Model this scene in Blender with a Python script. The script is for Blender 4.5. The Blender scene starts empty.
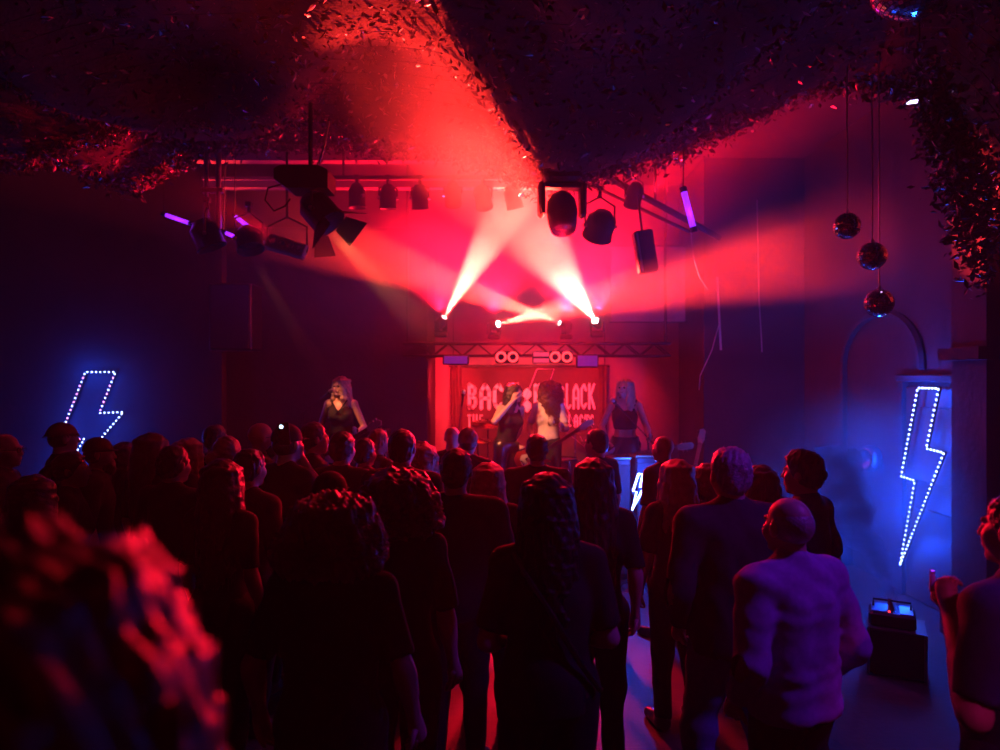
import bpy, math, random
import numpy as np
from mathutils import Vector, Matrix, Euler

random.seed(7)
rng = np.random.default_rng(7)
R = math.radians
scene = bpy.context.scene
COL = scene.collection

# ------------------------------------------------------------------ camera
CAMH, F = 2.15, 700.0
cam_data = bpy.data.cameras.new('camera')
cam_data.sensor_width = 36.0
cam_data.lens = 36.0 * F / 1000.0
cam_data.clip_start = 0.02
cam_data.dof.use_dof = True
cam_data.dof.focus_distance = 4.2
cam_data.dof.aperture_fstop = 1.6
cam = bpy.data.objects.new('camera', cam_data)
cam.location = (0, 0, CAMH)
cam.rotation_euler = (R(90), 0, 0)
COL.objects.link(cam)
scene.camera = cam

def P(px, py, Y):
    """room point seen at a place of the photograph, Y metres into the room"""
    return Vector(((px - 500) / F * Y, Y, CAMH - (py - 375) / F * Y))

# ------------------------------------------------------------------ world, view
world = bpy.data.worlds.new('dark')
scene.world = world
world.use_nodes = True
world.node_tree.nodes['Background'].inputs[0].default_value = (0.02, 0.015, 0.02, 1)
world.node_tree.nodes['Background'].inputs[1].default_value = 1.0
vs = scene.view_settings
vs.view_transform = 'Standard'
vs.look = 'None'
vs.gamma = 1.0
vs.use_curve_mapping = False
vs.exposure = 0.0
cy = scene.cycles
cy.volume_bounces = 0
cy.max_bounces = 6
cy.volume_step_rate = 2.0
cy.volume_max_steps = 128
cy.sample_clamp_indirect = 4.0

# ------------------------------------------------------------------ light levels
HAZE = 0.0045          # haze in the whole room
STAGE_HAZE = 0.115    # denser haze over the stage
BEAM = 46000.0         # the four beam lights
BEAM_COL = (1.0, 0.026, 0.016)
RED = (1.0, 0.004, 0.022)
BLUE = (0.004, 0.065, 1.0)
VIOLET = (0.30, 0.02, 1.0)
MAGENTA = (1.0, 0.02, 0.45)

def link(o, parent=None):
    COL.objects.link(o)
    if parent is not None:
        o.parent = parent
    return o

def lamp(kind, loc, aim, power, color, parent=None, size=60, blend=0.3, radius=0.05, name='lamp'):
    d = bpy.data.lights.new(name, kind)
    d.energy = power
    d.color = color
    d.shadow_soft_size = radius
    if kind == 'SPOT':
        d.spot_size = R(size)
        d.spot_blend = blend
    o = bpy.data.objects.new(name, d)
    link(o)
    loc = Vector(loc)
    q = (Vector(aim) - loc).to_track_quat('-Z', 'Y') if aim is not None else None
    m = Matrix.Translation(loc) @ (q.to_matrix().to_4x4() if q else Matrix())
    o.matrix_world = m
    if parent is not None:
        o.parent = parent
        o.matrix_parent_inverse = parent_world(parent).inverted()
    return o

def parent_world(p):
    m = Matrix.LocRotScale(p.location, p.rotation_euler, p.scale)
    return m if p.parent is None else parent_world(p.parent) @ m

# ------------------------------------------------------------------ materials
MATS = {}
def mat(name, col, rough=0.6, metal=0.0, var=0.25, scale=18.0, bump=0.0, bscale=60.0, spec=0.5, emit=None, es=0.0, coat=0.0, sheen=0.0):
    if name in MATS:
        return MATS[name]
    m = bpy.data.materials.new(name)
    m.use_nodes = True
    nt = m.node_tree
    b = nt.nodes['Principled BSDF']
    b.inputs['Roughness'].default_value = rough
    b.inputs['Metallic'].default_value = metal
    b.inputs['Specular IOR Level'].default_value = spec
    b.inputs['Coat Weight'].default_value = coat
    b.inputs['Sheen Weight'].default_value = sheen
    tc = nt.nodes.new('ShaderNodeTexCoord')
    nz = nt.nodes.new('ShaderNodeTexNoise')
    nz.inputs['Scale'].default_value = scale
    nz.inputs['Detail'].default_value = 4
    nt.links.new(tc.outputs['Object'], nz.inputs['Vector'])
    mix = nt.nodes.new('ShaderNodeMix')
    mix.data_type = 'RGBA'
    lo = [max(0, c * (1 - var)) for c in col]
    hi = [min(1, c * (1 + var)) for c in col]
    mix.inputs[6].default_value = (*lo, 1)
    mix.inputs[7].default_value = (*hi, 1)
    nt.links.new(nz.outputs['Fac'], mix.inputs[0])
    nt.links.new(mix.outputs[2], b.inputs['Base Color'])
    if bump:
        n2 = nt.nodes.new('ShaderNodeTexNoise')
        n2.inputs['Scale'].default_value = bscale
        nt.links.new(tc.outputs['Object'], n2.inputs['Vector'])
        bp = nt.nodes.new('ShaderNodeBump')
        bp.inputs['Strength'].default_value = bump
        bp.inputs['Distance'].default_value = 0.02
        nt.links.new(n2.outputs['Fac'], bp.inputs['Height'])
        nt.links.new(bp.outputs['Normal'], b.inputs['Normal'])
    if emit:
        b.inputs['Emission Color'].default_value = (*emit, 1)
        b.inputs['Emission Strength'].default_value = es
    MATS[name] = m
    return m

def volume_mat(name, density, aniso=0.25, noise=None, color=(1, 1, 1), fade=None, soft=False):
    m = bpy.data.materials.new(name)
    m.use_nodes = True
    nt = m.node_tree
    nt.nodes.remove(nt.nodes['Principled BSDF'])
    out = nt.nodes['Material Output']
    v = nt.nodes.new('ShaderNodeVolumeScatter')
    v.inputs['Color'].default_value = (*color, 1)
    v.inputs['Density'].default_value = density
    v.inputs['Anisotropy'].default_value = aniso
    nt.links.new(v.outputs[0], out.inputs['Volume'])
    if noise:
        tc = nt.nodes.new('ShaderNodeTexCoord')
        nz = nt.nodes.new('ShaderNodeTexNoise')
        nz.inputs['Scale'].default_value = noise[0]
        nz.inputs['Detail'].default_value = 3
        nt.links.new(tc.outputs['Object'], nz.inputs['Vector'])
        mr = nt.nodes.new('ShaderNodeMapRange')
        mr.inputs['From Min'].default_value = noise[1]
        mr.inputs['From Max'].default_value = noise[2]
        mr.inputs['To Min'].default_value = density * noise[3]
        mr.inputs['To Max'].default_value = density * noise[4]
        nt.links.new(nz.outputs['Fac'], mr.inputs['Value'])
        nt.links.new(mr.outputs[0], v.inputs['Density'])
        if soft:                      # an ellipsoid of smoke that thins towards its skin
            ln_ = nt.nodes.new('ShaderNodeVectorMath'); ln_.operation = 'LENGTH'
            nt.links.new(tc.outputs['Object'], ln_.inputs[0])
            fs_ = nt.nodes.new('ShaderNodeMapRange')
            fs_.interpolation_type = 'SMOOTHSTEP'
            fs_.inputs['From Min'].default_value = 1.0
            fs_.inputs['From Max'].default_value = .25
            nt.links.new(ln_.outputs['Value'], fs_.inputs['Value'])
            m3 = nt.nodes.new('ShaderNodeMath'); m3.operation = 'MULTIPLY'
            nt.links.new(fs_.outputs[0], m3.inputs[0]); nt.links.new(mr.outputs[0], m3.inputs[1])
            nt.links.new(m3.outputs[0], v.inputs['Density'])
        if fade:                      # smoke gathers under the ceiling and thins towards the players
            sp = nt.nodes.new('ShaderNodeSeparateXYZ')
            nt.links.new(tc.outputs['Object'], sp.inputs[0])
            fz = nt.nodes.new('ShaderNodeMapRange')
            fz.interpolation_type = 'SMOOTHSTEP'
            fz.inputs['From Min'].default_value = fade[0]
            fz.inputs['From Max'].default_value = fade[1]
            nt.links.new(sp.outputs[2], fz.inputs['Value'])
            fx = nt.nodes.new('ShaderNodeMapRange')      # and towards its sides
            fx.interpolation_type = 'SMOOTHSTEP'
            fx.inputs['From Min'].default_value = -3.3
            fx.inputs['From Max'].default_value = -1.2
            nt.links.new(sp.outputs[0], fx.inputs['Value'])
            m1 = nt.nodes.new('ShaderNodeMath'); m1.operation = 'MULTIPLY'
            m2 = nt.nodes.new('ShaderNodeMath'); m2.operation = 'MULTIPLY'
            nt.links.new(fz.outputs[0], m1.inputs[0]); nt.links.new(fx.outputs[0], m1.inputs[1])
            nt.links.new(m1.outputs[0], m2.inputs[0]); nt.links.new(mr.outputs[0], m2.inputs[1])
            nt.links.new(m2.outputs[0], v.inputs['Density'])
    return m

# ------------------------------------------------------------------ mesh helper
class MB:
    def __init__(s):
        s.v, s.f = [], []
    def add(s, vs_, fs_, M=None):
        o = len(s.v)
        for p in vs_:
            p = Vector(p)
            s.v.append(tuple(M @ p if M is not None else p))
        s.f += [tuple(o + i for i in f) for f in fs_]
        return s
    def box(s, c, d, M=None, bev=0.0):
        x, y, z = c
        a, b, h = d[0] / 2, d[1] / 2, d[2] / 2
        if bev <= 0:
            vs_ = [(x + i * a, y + j * b, z + k * h) for k in (-1, 1) for j in (-1, 1) for i in (-1, 1)]
            fs_ = [(0, 2, 3, 1), (4, 5, 7, 6), (0, 1, 5, 4), (2, 6, 7, 3), (0, 4, 6, 2), (1, 3, 7, 5)]
            return s.add(vs_, fs_, M)
        e = min(bev, a * .9, b * .9, h * .9)
        ring = lambda A, B: [(-A + e, -B), (A - e, -B), (A, -B + e), (A, B - e), (A - e, B), (-A + e, B), (-A, B - e), (-A, -B + e)]
        vs_ = []
        for zz, q in ((-h, e), (-h + e, 0), (h - e, 0), (h, e)):
            vs_ += [(x + u, y + v, z + zz) for u, v in ring(a - q, b - q)]
        fs_ = [tuple(range(7, -1, -1)), tuple(range(24, 32))]
        for k in range(3):
            fs_ += [(k * 8 + i, k * 8 + (i + 1) % 8, k * 8 + 8 + (i + 1) % 8, k * 8 + 8 + i) for i in range(8)]
        return s.add(vs_, fs_, M)
    def cyl(s, p0, p1, r0, r1=None, n=12, caps=True):
        r1 = r0 if r1 is None else r1
        return s.tube([p0, p1], [r0, r1], n, caps)
    def tube(s, pts, r, n=6, caps=True):
        pts = [Vector(p) for p in pts]
        rs = r if isinstance(r, (list, tuple)) else [r] * len(pts)
        vs_, fs_ = [], []
        up = None
        for i, p in enumerate(pts):
            t = (pts[min(i + 1, len(pts) - 1)] - pts[max(i - 1, 0)])
            t = t.normalized() if t.length > 1e-9 else Vector((0, 0, 1))
            if up is None:
                up = t.orthogonal().normalized()
            u = (up - t * up.dot(t))
            u = u.normalized() if u.length > 1e-6 else t.orthogonal().normalized()
            up = u
            w = t.cross(u)
            for k in range(n):
                a = 2 * math.pi * k / n
                vs_.append(p + (u * math.cos(a) + w * math.sin(a)) * rs[i])
        for i in range(len(pts) - 1):
            fs_ += [(i * n + k, i * n + (k + 1) % n, i * n + n + (k + 1) % n, i * n + n + k) for k in range(n)]
        if caps:
            fs_ += [tuple(range(n - 1, -1, -1)), tuple(range((len(pts) - 1) * n, len(pts) * n))]
        return s.add(vs_, fs_)
    def lathe(s, prof, M=None, n=20):
        """profile of (radius, height) turned about local Z"""
        vs_, fs_ = [], []
        for r, h in prof:
            for k in range(n):
                a = 2 * math.pi * k / n
                vs_.append((r * math.cos(a), r * math.sin(a), h))
        for i in range(len(prof) - 1):
            fs_ += [(i * n + k, i * n + (k + 1) % n, i * n + n + (k + 1) % n, i * n + n + k) for k in range(n)]
        return s.add(vs_, fs_, M)
    def prism(s, pts, h, M=None):
        """outline in local XY pushed along local Z by h"""
        n = len(pts)
        vs_ = [(x, y, 0) for x, y in pts] + [(x, y, h) for x, y in pts]
        fs_ = [tuple(range(n - 1, -1, -1)), tuple(range(n, 2 * n))]
        fs_ += [(i, (i + 1) % n, n + (i + 1) % n, n + i) for i in range(n)]
        return s.add(vs_, fs_, M)
    def build(s, name, m, parent=None, smooth=False):
        me = bpy.data.meshes.new(name)
        me.from_pydata(s.v, [], s.f)
        if smooth:
            me.polygons.foreach_set('use_smooth', [True] * len(me.polygons))
        me.materials.append(m)
        me.update()
        o = bpy.data.objects.new(name, me)
        return link(o, parent)

def thing(name, label, cat, loc=(0, 0, 0), rz=0.0, group=None):
    o = bpy.data.objects.new(name, None)
    o.empty_display_size = 0.1
    o.location = loc
    o.rotation_euler = (0, 0, rz)
    tag(o, label, cat, group)
    return link(o)

def tag(o, label=None, cat=None, group=None, kind=None):
    if label: o['label'] = label
    if cat: o['category'] = cat
    if group: o['group'] = group
    if kind: o['kind'] = kind
    return o

def frame(loc, zdir, up=(0, 0, 1)):
    """matrix whose local Z runs along zdir"""
    z = Vector(zdir).normalized()
    x = Vector(up).cross(z)
    x = x.normalized() if x.length > 1e-4 else z.orthogonal().normalized()
    y = z.cross(x)
    m = Matrix((x, y, z)).transposed().to_4x4()
    m.translation = Vector(loc)
    return m

# ------------------------------------------------------------------ common materials
M_black = mat('black_metal', (.012, .012, .013), .45, .0, spec=.5, bump=.1)
M_steel = mat('brushed_steel', (.45, .45, .47), .3, 1.0)
M_chrome = mat('chrome', (.8, .8, .82), .1, 1.0, var=.05)
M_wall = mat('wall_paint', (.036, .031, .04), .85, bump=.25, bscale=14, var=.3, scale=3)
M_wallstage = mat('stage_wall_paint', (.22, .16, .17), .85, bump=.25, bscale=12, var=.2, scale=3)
M_ceil = mat('ceiling_paint', (.03, .025, .028), .9, bump=.3, bscale=9, scale=4)
M_floor = mat('floor_boards', (.034, .032, .035), .58, var=.5, scale=5, bump=.12, bscale=25, spec=.5)
M_stage = mat('stage_black', (.02, .02, .022), .6, bump=.1)
M_cable = mat('black_rubber', (.01, .01, .01), .6)
M_net = mat('net_leaf', (.06, .05, .05), .28, var=.6, scale=9, spec=.7)

# ================================================================== the room
ZC = 5.0
def struct(name, mb, m, label, cat):
    return tag(mb.build(name, m), label, cat, kind='structure')

struct('floor', MB().box((-1.0, 5.0, -.05), (12.4, 14, .1)), M_floor, 'dark worn dance floor catching blue light', 'floor')
struct('ceiling', MB().box((-1.0, 5.0, ZC + .05), (12.4, 14, .1)), M_ceil, 'dark ceiling above the leafy net', 'ceiling')
XR, XL = 4.0, -6.8
struct('wall_right', MB().box((XR + .1, 4.6, ZC / 2), (.2, 13.2, ZC)), M_wall, 'dark wall carrying the tall blue bolt', 'wall')
struct('wall_left', MB().box((XL - .1, 4.6, ZC / 2), (.2, 13.2, ZC)), M_wall, 'unlit black side wall of the hall', 'wall')
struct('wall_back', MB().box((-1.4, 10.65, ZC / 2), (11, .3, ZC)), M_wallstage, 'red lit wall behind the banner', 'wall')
xw = P(427, 0, 9.3).x
struct('wall_stage_wing', MB().box(((xw + XL) / 2, 9.9, 2.05), (xw - XL, 1.2, 4.1)), M_wall, 'dark purple wing wall behind the blonde singing guitarist', 'wall')
struct('wall_stage_side', MB().box((-5.2, 9.2, 2.5), (3.15, .16, 5.0)), M_wall, 'tall dark wall panel carrying the pink and blue bolt', 'wall')
xr2 = P(704, 0, 9.2).x
struct('wall_stage_return', MB().box(((xr2 + XR) / 2, 9.85, 2.5), (XR - xr2, 1.3, 5.0)), M_wall, 'dark purple wall beside the stage opening', 'wall')
struct('wall_rear', MB().box((-1.4, -2.05, ZC / 2), (11.2, .2, ZC)), M_wall, 'dark wall behind the audience', 'wall')
# cornices over the stage
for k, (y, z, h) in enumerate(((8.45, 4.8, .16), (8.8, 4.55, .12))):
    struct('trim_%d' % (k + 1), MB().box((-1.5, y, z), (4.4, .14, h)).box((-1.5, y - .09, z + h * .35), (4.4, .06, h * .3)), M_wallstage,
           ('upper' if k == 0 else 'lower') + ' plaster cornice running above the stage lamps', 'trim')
# pilaster and door recess on the bolt wall
mb = MB().box((XR - .12, 5.62, 2.5), (.24, .42, 5.0)).box((XR - .16, 5.62, 2.32), (.34, .5, .1)).box((XR - .16, 5.62, .12), (.32, .48, .24))
struct('trim_3', mb, M_wall, 'square pilaster beside the tall blue bolt', 'trim')
door = tag(MB().box((XR - .012, 6.42, 1.02), (.03, .92, 2.02)).build('door_1', mat('door_paint', (.06, .055, .06), .5)),
           'flat dark door panel behind the tall blue bolt', 'door', kind='structure')
for y in (5.95, 6.89):
    MB().box((XR - .03, y, 1.05), (.07, .08, 2.12)).build('door_jamb', M_wall, door)
MB().box((XR - .035, 6.42, 2.12), (.09, 1.06, .07), bev=.01).build('door_lintel', M_wall, door)
for z in (.55, 1.5):
    MB().box((XR - .034, 6.42, z), (.02, .64, .7), bev=.008).build('door_panel', MATS['door_paint'], door)
# arched niche outline above
arc = [(XR - .02, 7.35 + .75 * math.cos(a), 2.25 + .55 * math.sin(a)) for a in np.linspace(0, math.pi, 17)]
struct('trim_4', MB().tube([Vector((XR - .02, 8.1, .0))] + [Vector(p) for p in arc] + [Vector((XR - .02, 6.6, 2.2))], .045, 6), M_wall,
       'arched moulding on the wall beside the dark door', 'trim')
# stage
st = tag(MB().prism([(XL + .02, 7.9), (XR - .02, 7.9), (XR - .02, 9.18), (xr2 - .02, 9.18), (xr2 - .02, 10.48), (xw + .02, 10.48), (xw + .02, 9.28), (-3.5, 9.28), (-3.5, 9.1), (XL + .02, 9.1)], .44).build('stage_platform', M_stage), 'low black stage platform under the band', 'stage')
for k in range(9):
    MB().box((-6.15 + k * 1.19, 7.89, .2), (1.16, .03, .38)).build('front_panel', M_stage, st)
tag(MB().box((-.6, -.6, .2), (4.8, 2.6, .4), bev=.02).build('riser', M_stage), 'low black riser at the back of the hall', 'platform')

# ------------------------------------------------------------------ haze
hz = MB().box((-1.4, 4.2, 2.5), (10.78, 12.2, 4.98)).build('haze', volume_mat('room_haze', HAZE, .3))
tag(hz, 'thin haze hanging in the whole hall', 'haze', kind='stuff')
hs = MB().box((.3, 8.2, 2.75), (7.3, 4.4, 4.4)).build('stage_haze', volume_mat('stage_haze', STAGE_HAZE, .3, (.9, .3, .72, .25, 1.9), fade=(2.3, 3.2)))
tag(hs, 'thick red lit smoke drifting over the stage', 'smoke', kind='stuff')

# ================================================================== stage lights
M_lens_r = mat('lens_red', (.3, .02, .03), .15, emit=(1, .05, .06), es=2.5)
M_lens_dark = mat('lens_glass', (.08, .03, .04), .08, spec=.8)
M_lens_hot = mat('lens_hot', (1, .8, .7), .3, emit=(1.0, .62, .5), es=40)

def par_can(loc, aim, label, r=.1, L=.26, group=None, lens=None, doors=False, hang=.22):
    loc, aim = Vector(loc), Vector(aim)
    t = thing('par_lamp', label, 'stage lamp', loc, 0, group)
    d = (aim - loc).normalized()
    M = frame((0, 0, 0), d)
    MB().lathe([(.0, -L * .62), (r * .55, -L * .6), (r * .8, -L * .42), (r, -L * .3), (r, L * .5), (r * 1.06, L * .5), (r * 1.06, L * .42), (r * .94, L * .46), (r * .93, -L * .2), (0, -L * .25)], M, 20).build('can', M_black, t, True)
    MB().lathe([(0, L * .2), (r * .5, L * .215), (r * .92, L * .2), (r * .92, L * .17), (0, L * .17)], M, 20).build('lens', lens or M_lens_dark, t, True)
    x = M.to_3x3() @ Vector((1, 0, 0))
    top = Vector((0, 0, hang))
    MB().tube([x * r * 1.08, x * r * 1.08 + top * .7, top, -x * r * 1.08 + top * .7, -x * r * 1.08], .011, 6).build('yoke', M_black, t)
    MB().cyl(top - Vector((0, 0, .02)), top + Vector((0, 0, .09)), .02).box((0, 0, hang + .08), (.06, .07, .05)).build('clamp', M_black, t)
    for sgn in (-1, 1):
        MB().cyl(x * sgn * r * .98, x * sgn * r * 1.25, .02, n=8).build('knob', M_steel, t)
    if doors:
        for k in range(4):
            a = k * math.pi / 2 + .3
            D = M @ Matrix.Rotation(a, 4, 'Z') @ Matrix.Translation((r * 1.0, 0, L * .5)) @ Matrix.Rotation(R(38), 4, 'Y')
            MB().prism([(-.004, -r * .55), (.004, -r * .55), (.004, r * .55), (-.004, r * .55)], r * .2, D).add(
                [(-.003, -r * .6, 0), (.003, -r * .6, 0), (.003, r * .6, 0), (-.003, r * .6, 0), (-.003, -r * 1.0, r * 1.25), (.003, -r * 1.0, r * 1.25), (.003, r * 1.0, r * 1.25), (-.003, r * 1.0, r * 1.25)],
                [(0, 1, 2, 3), (7, 6, 5, 4), (0, 4, 5, 1), (2, 6, 7, 3), (1, 5, 6, 2), (0, 3, 7, 4)], D).build('barn_door', M_black, t)
    return t

def moving_head(loc, aim, label, s=1.0, up=1, group=None, lens=None, power=None, color=None, cone=15):
    """beam head: standing base (up=1) or hung from above (up=-1); loc is the pivot of the head"""
    loc, aim = Vector(loc), Vector(aim)
    t = thing('moving_head_lamp', label, 'stage lamp', loc, 0, group)
    d = (aim - loc).normalized()
    M = frame((0, 0, 0), d)
    bz = -.2 * s * up
    MB().box((0, 0, bz - .05 * s * up), (.26 * s, .22 * s, .1 * s), bev=.02 * s).build('base', M_black, t)
    flat = Vector((d.x, d.y, 0))
    sx = Vector((flat.y, -flat.x, 0)).normalized() if flat.length > .05 else Vector((1, 0, 0))
    rot = Matrix((sx, Vector((0, 0, 1)).cross(sx), Vector((0, 0, 1)))).transposed().to_4x4()
    mb = MB().box((0, 0, bz + .02 * s * up), (.32 * s, .1 * s, .04 * s), rot, bev=.01 * s)
    for sg in (-1, 1):
        mb.box((sg * .145 * s, 0, bz * .42), (.045 * s, .12 * s, .24 * s), rot, bev=.015 * s)
    mb.build('yoke', M_black, t)
    hd = MB().lathe([(0, -.13 * s), (.07 * s, -.125 * s), (.1 * s, -.08 * s), (.11 * s, 0), (.1 * s, .09 * s), (.085 * s, .15 * s), (.075 * s, .15 * s), (.07 * s, .12 * s), (0, .12 * s)], M, 20).build('head', M_black, t, True)
    MB().lathe([(0, .142 * s), (.05 * s, .138 * s), (.068 * s, .125 * s), (0, .122 * s)], M, 20).build('lens', lens or M_lens_dark, hd, True)
    if power:
        lamp('SPOT', loc + d * .19 * s, aim, power, color, t, cone * 1.2, .65, .02)
    return t

# four beam heads standing on the truss
yb = 9.1
beams = [((441, 323), P(553, 130, 8.35), 21, 'beam head on the truss end throwing a pale beam steeply up'),
         ((494, 325), P(940, 213, 5.4), 13, 'beam head throwing a long flat beam towards the mirror balls'),
         ((566, 325), P(305, 232, 8.5), 14, 'beam head throwing a flat beam across towards the barn door lamp'),
         ((597, 323), P(372, 5, 4.6), 17, 'beam head on the truss throwing a wide beam over the audience')]
for ((px, py), aim, cone, lab), pw in zip(beams, (1.9, .7, 1.0, 1.25)):
    p = P(px, py, yb)
    moving_head(p, aim, lab, .62, 1, 'beam heads on the stage truss', M_lens_hot, BEAM * pw, BEAM_COL, cone)
    lamp('SPOT', p + Vector((0, -.12, .14)), p + Vector((0, -.25, 1.0)), 1600, RED, None, 120, .8, .05, 'red_fill')  # extra red fill, added to redden the smoke and wall above the heads

# truss carrying them
tz, tx0, tx1 = P(0, 342, yb).z - .02, -1.25, 2.2
t = thing('lighting_truss', 'black ladder truss across the stage above the banner', 'truss', (0, yb, tz))
for dz in (0, -.16):
    for dy in (-.08, .08):
        MB().cyl((tx0, dy, dz), (tx1, dy, dz), .018, n=8).build('tube', M_black, t)
n = 18
mb = MB()
for i in range(n):
    a, b = tx0 + (tx1 - tx0) * i / n, tx0 + (tx1 - tx0) * (i + 1) / n
    for dy in (-.08, .08):
        mb.cyl((a, dy, 0 if i % 2 else -.16), (b, dy, -.16 if i % 2 else 0), .009, n=5)
tag(mb.build('lacing', M_black, t), kind='stuff')
for x in (tx0 + .05, tx1 - .05):
    MB().cyl((x, 0, 0), (x, 0, ZC - tz - .01), .02, n=8).build('drop_pole', M_black, t)

# lamps hung under the truss
def led_panel(px, py, w, h, label, stripes):
    p = P(px, py, 8.95)
    t = thing('led_panel_lamp', label, 'stage lamp', p)
    MB().box((0, 0, 0), (w, .1, h), bev=.012).build('housing', M_black, t)
    for k in range(stripes):
        MB().box((0, -.052, h * (.26 - .52 * k) if stripes > 1 else 0), (w * .9, .01, h * (.36 if stripes > 1 else .8))).build('lens_strip', mat('strip_' + ('pink' if stripes > 1 else 'violet'), (.3, .1, .15), .3, emit=((1, .06, .12) if stripes > 1 else (.25, .02, .5)), es=(.8 if stripes > 1 else .35)), t)
    MB().cyl((0, 0, h / 2), (0, 0, tz - .17 - p.z), .015, n=8).build('bracket', M_black, t)
led_panel(456, 360, .33, .12, 'violet faced LED panel hung under the truss end', 1)
led_panel(541, 357.5, .22, .15, 'two strip pink LED panel hung under the truss', 2)
led_panel(587, 361, .28, .17, 'plain LED panel hung under the truss beside the twin lamp', 1)
for px, lab in ((507, 'twin round blinder lamp under the truss above the word BACK'), (561, 'twin round blinder lamp beside the two strip panel')):
    p = P(px, 357, 8.95)
    t = thing('blinder_lamp', lab, 'stage lamp', p)
    MB().box((0, .03, 0), (.3, .08, .16), bev=.02).build('housing', M_black, t)
    for sg in (-1, 1):
        M = frame((sg * .075, -.01, 0), (0, -1, 0))
        MB().lathe([(.066, 0), (.07, .02), (.06, .02), (.055, .005), (.03, -.005), (0, -.008)], M, 18).build('reflector', M_lens_r, t, True)
    MB().cyl((0, .03, .08), (0, .03, tz - .17 - p.z), .015, n=8).build('bracket', M_black, t)
    lamp('SPOT', p + Vector((0, -.08, 0)), (p.x * .3, 3.4, 1.3), 800, RED, t, 60, .5, .1)

# overhead bar with a row of PAR cans
zb = 4.42
t = thing('lighting_bar', 'black pipe holding the row of PAR cans', 'pipe', (0, 8.05, zb))
MB().cyl((-2.0, 0, 0), (.45, 0, 0), .025, n=10).build('pipe', M_black, t)
for x in (-1.8, .3):
    MB().cyl((x, 0, 0), (x, 0, ZC - zb - .01), .015, n=6).build('hanger', M_black, t)
labs = ['first', 'second', 'third', 'fourth', 'fifth', 'sixth']
for k, (px, py, tx, ty, tz_) in enumerate(((357, 197, -1.6, 8.1, .4), (388, 198, -1.4, 8.6, .4), (420, 198, -.9, 9.3, .6), (453, 195, -.6, 10.4, 1.6), (483, 198, .3, 10.4, 1.5), (513, 198, .9, 8.9, 1.0))):
    p = P(px, py, 8.05)
    c = par_can(p, (tx, ty, tz_), labs[k] + ' PAR can along the overhead pipe, counted from the barn door lamp', .095, .25, 'PAR cans on the overhead pipe', hang=zb - p.z - .08)
# washes: added red fills under the truss brighten the banner and the wall beside it, front lamps warm the players
for px_, aim_, pw_, cn_, cl_ in ((456, P(440, 400, 10.45), 420, 62, (1, .012, .03)), (470, P(500, 405, 10.38), 230, 80, (1, .05, .06)), (541, P(545, 405, 10.38), 230, 80, (1, .05, .06)), (587, P(603, 400, 10.4), 240, 60, (1, .012, .03))):
    lamp('SPOT', P(px_, 366, 9.02), aim_, pw_, cl_, None, cn_, .6, .06, 'backdrop_fill')
lamp('SPOT', P(320, 216, 6.3) + Vector((.12, 0, -.16)), P(525, 425, 8.7), 1300, (1, .24, .1), None, 18, .5, .06, 'front_wash')
lamp('SPOT', P(249, 244, 7.5) + Vector((.05, .0, -.16)), P(345, 420, 8.4), 480, (1, .25, .1), None, 11, .6, .06, 'front_wash')
lamp('SPOT', P(645, 262, 7.3), P(626, 415, 8.4), 260, (.75, .08, .6), None, 36, .6, .06, 'front_wash')
lamp('SPOT', P(562, 232, 6.55), (-.4, 2.6, 1.5), 420, RED, None, 62, .6, .08, 'audience_wash')

# hung moving head in the middle, its lens pointing down at the stage
p = P(562, 212, 6.6)
moving_head(p, p + Vector((.03, -.35, -1)), 'large moving head hung in the middle of the ceiling net', 1.35, -1)
MB().cyl((0, 0, .38), (0, 0, .75), .02).build('drop_pipe', M_black, bpy.data.objects['moving_head_lamp.004'])
# round scoop and its neighbours beyond it
par_can(P(600, 226, 7.2), P(560, 360, 8.4), 'round scoop lamp beside the large moving head', .15, .26, hang=.3)
par_can(P(634, 196, 7.6), P(600, 360, 9.0), 'small PAR can on the slanting pipe', .09, .24, hang=.2)
lamp('SPOT', P(634, 200, 7.5) + Vector((.1, -.15, 0)), P(725, 128, 6.9), 420, RED, None, 60, .7, .05, 'net_fill')  # added red fill for the net fringe; the PAR can points elsewhere
# slanting pipes near the middle
t = thing('slanting_pipe', 'pair of slanting pipes beside the large moving head', 'pipe', P(655, 200, 7.7))
o0 = Vector(t.location)
MB().cyl(P(585, 165, 7.5) - o0, P(720, 238, 7.9) - o0, .035, n=10).build('pipe', M_black, t)
MB().cyl(P(590, 185, 7.6) - o0, P(690, 232, 7.9) - o0, .02, n=10).build('pipe', M_black, t)
MB().cyl(P(655, 203, 7.7) - o0, Vector((P(655, 203, 7.7).x, 7.7, ZC - .01)) - o0, .015, n=8).build('hanger', M_black, t)
# tilted bar light
p = P(645, 252, 7.3)
t = thing('bar_lamp', 'tilted black bar lamp hanging below the slanting pipes', 'stage lamp', p)
M = Matrix.Rotation(R(-9), 4, 'Y')
MB().box((0, 0, 0), (.2, .14, .44), M, bev=.015).build('housing', M_black, t)
MB().box((-.07, -.075, 0), (.02, .012, .4), M).build('edge_strip', M_steel, t)
MB().box((.03, -.075, 0), (.12, .012, .4), M).build('lens', M_lens_dark, t)
MB().cyl((-.03, 0, .22), (-.06, .1, .62), .012).build('bracket', M_black, t)

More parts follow.
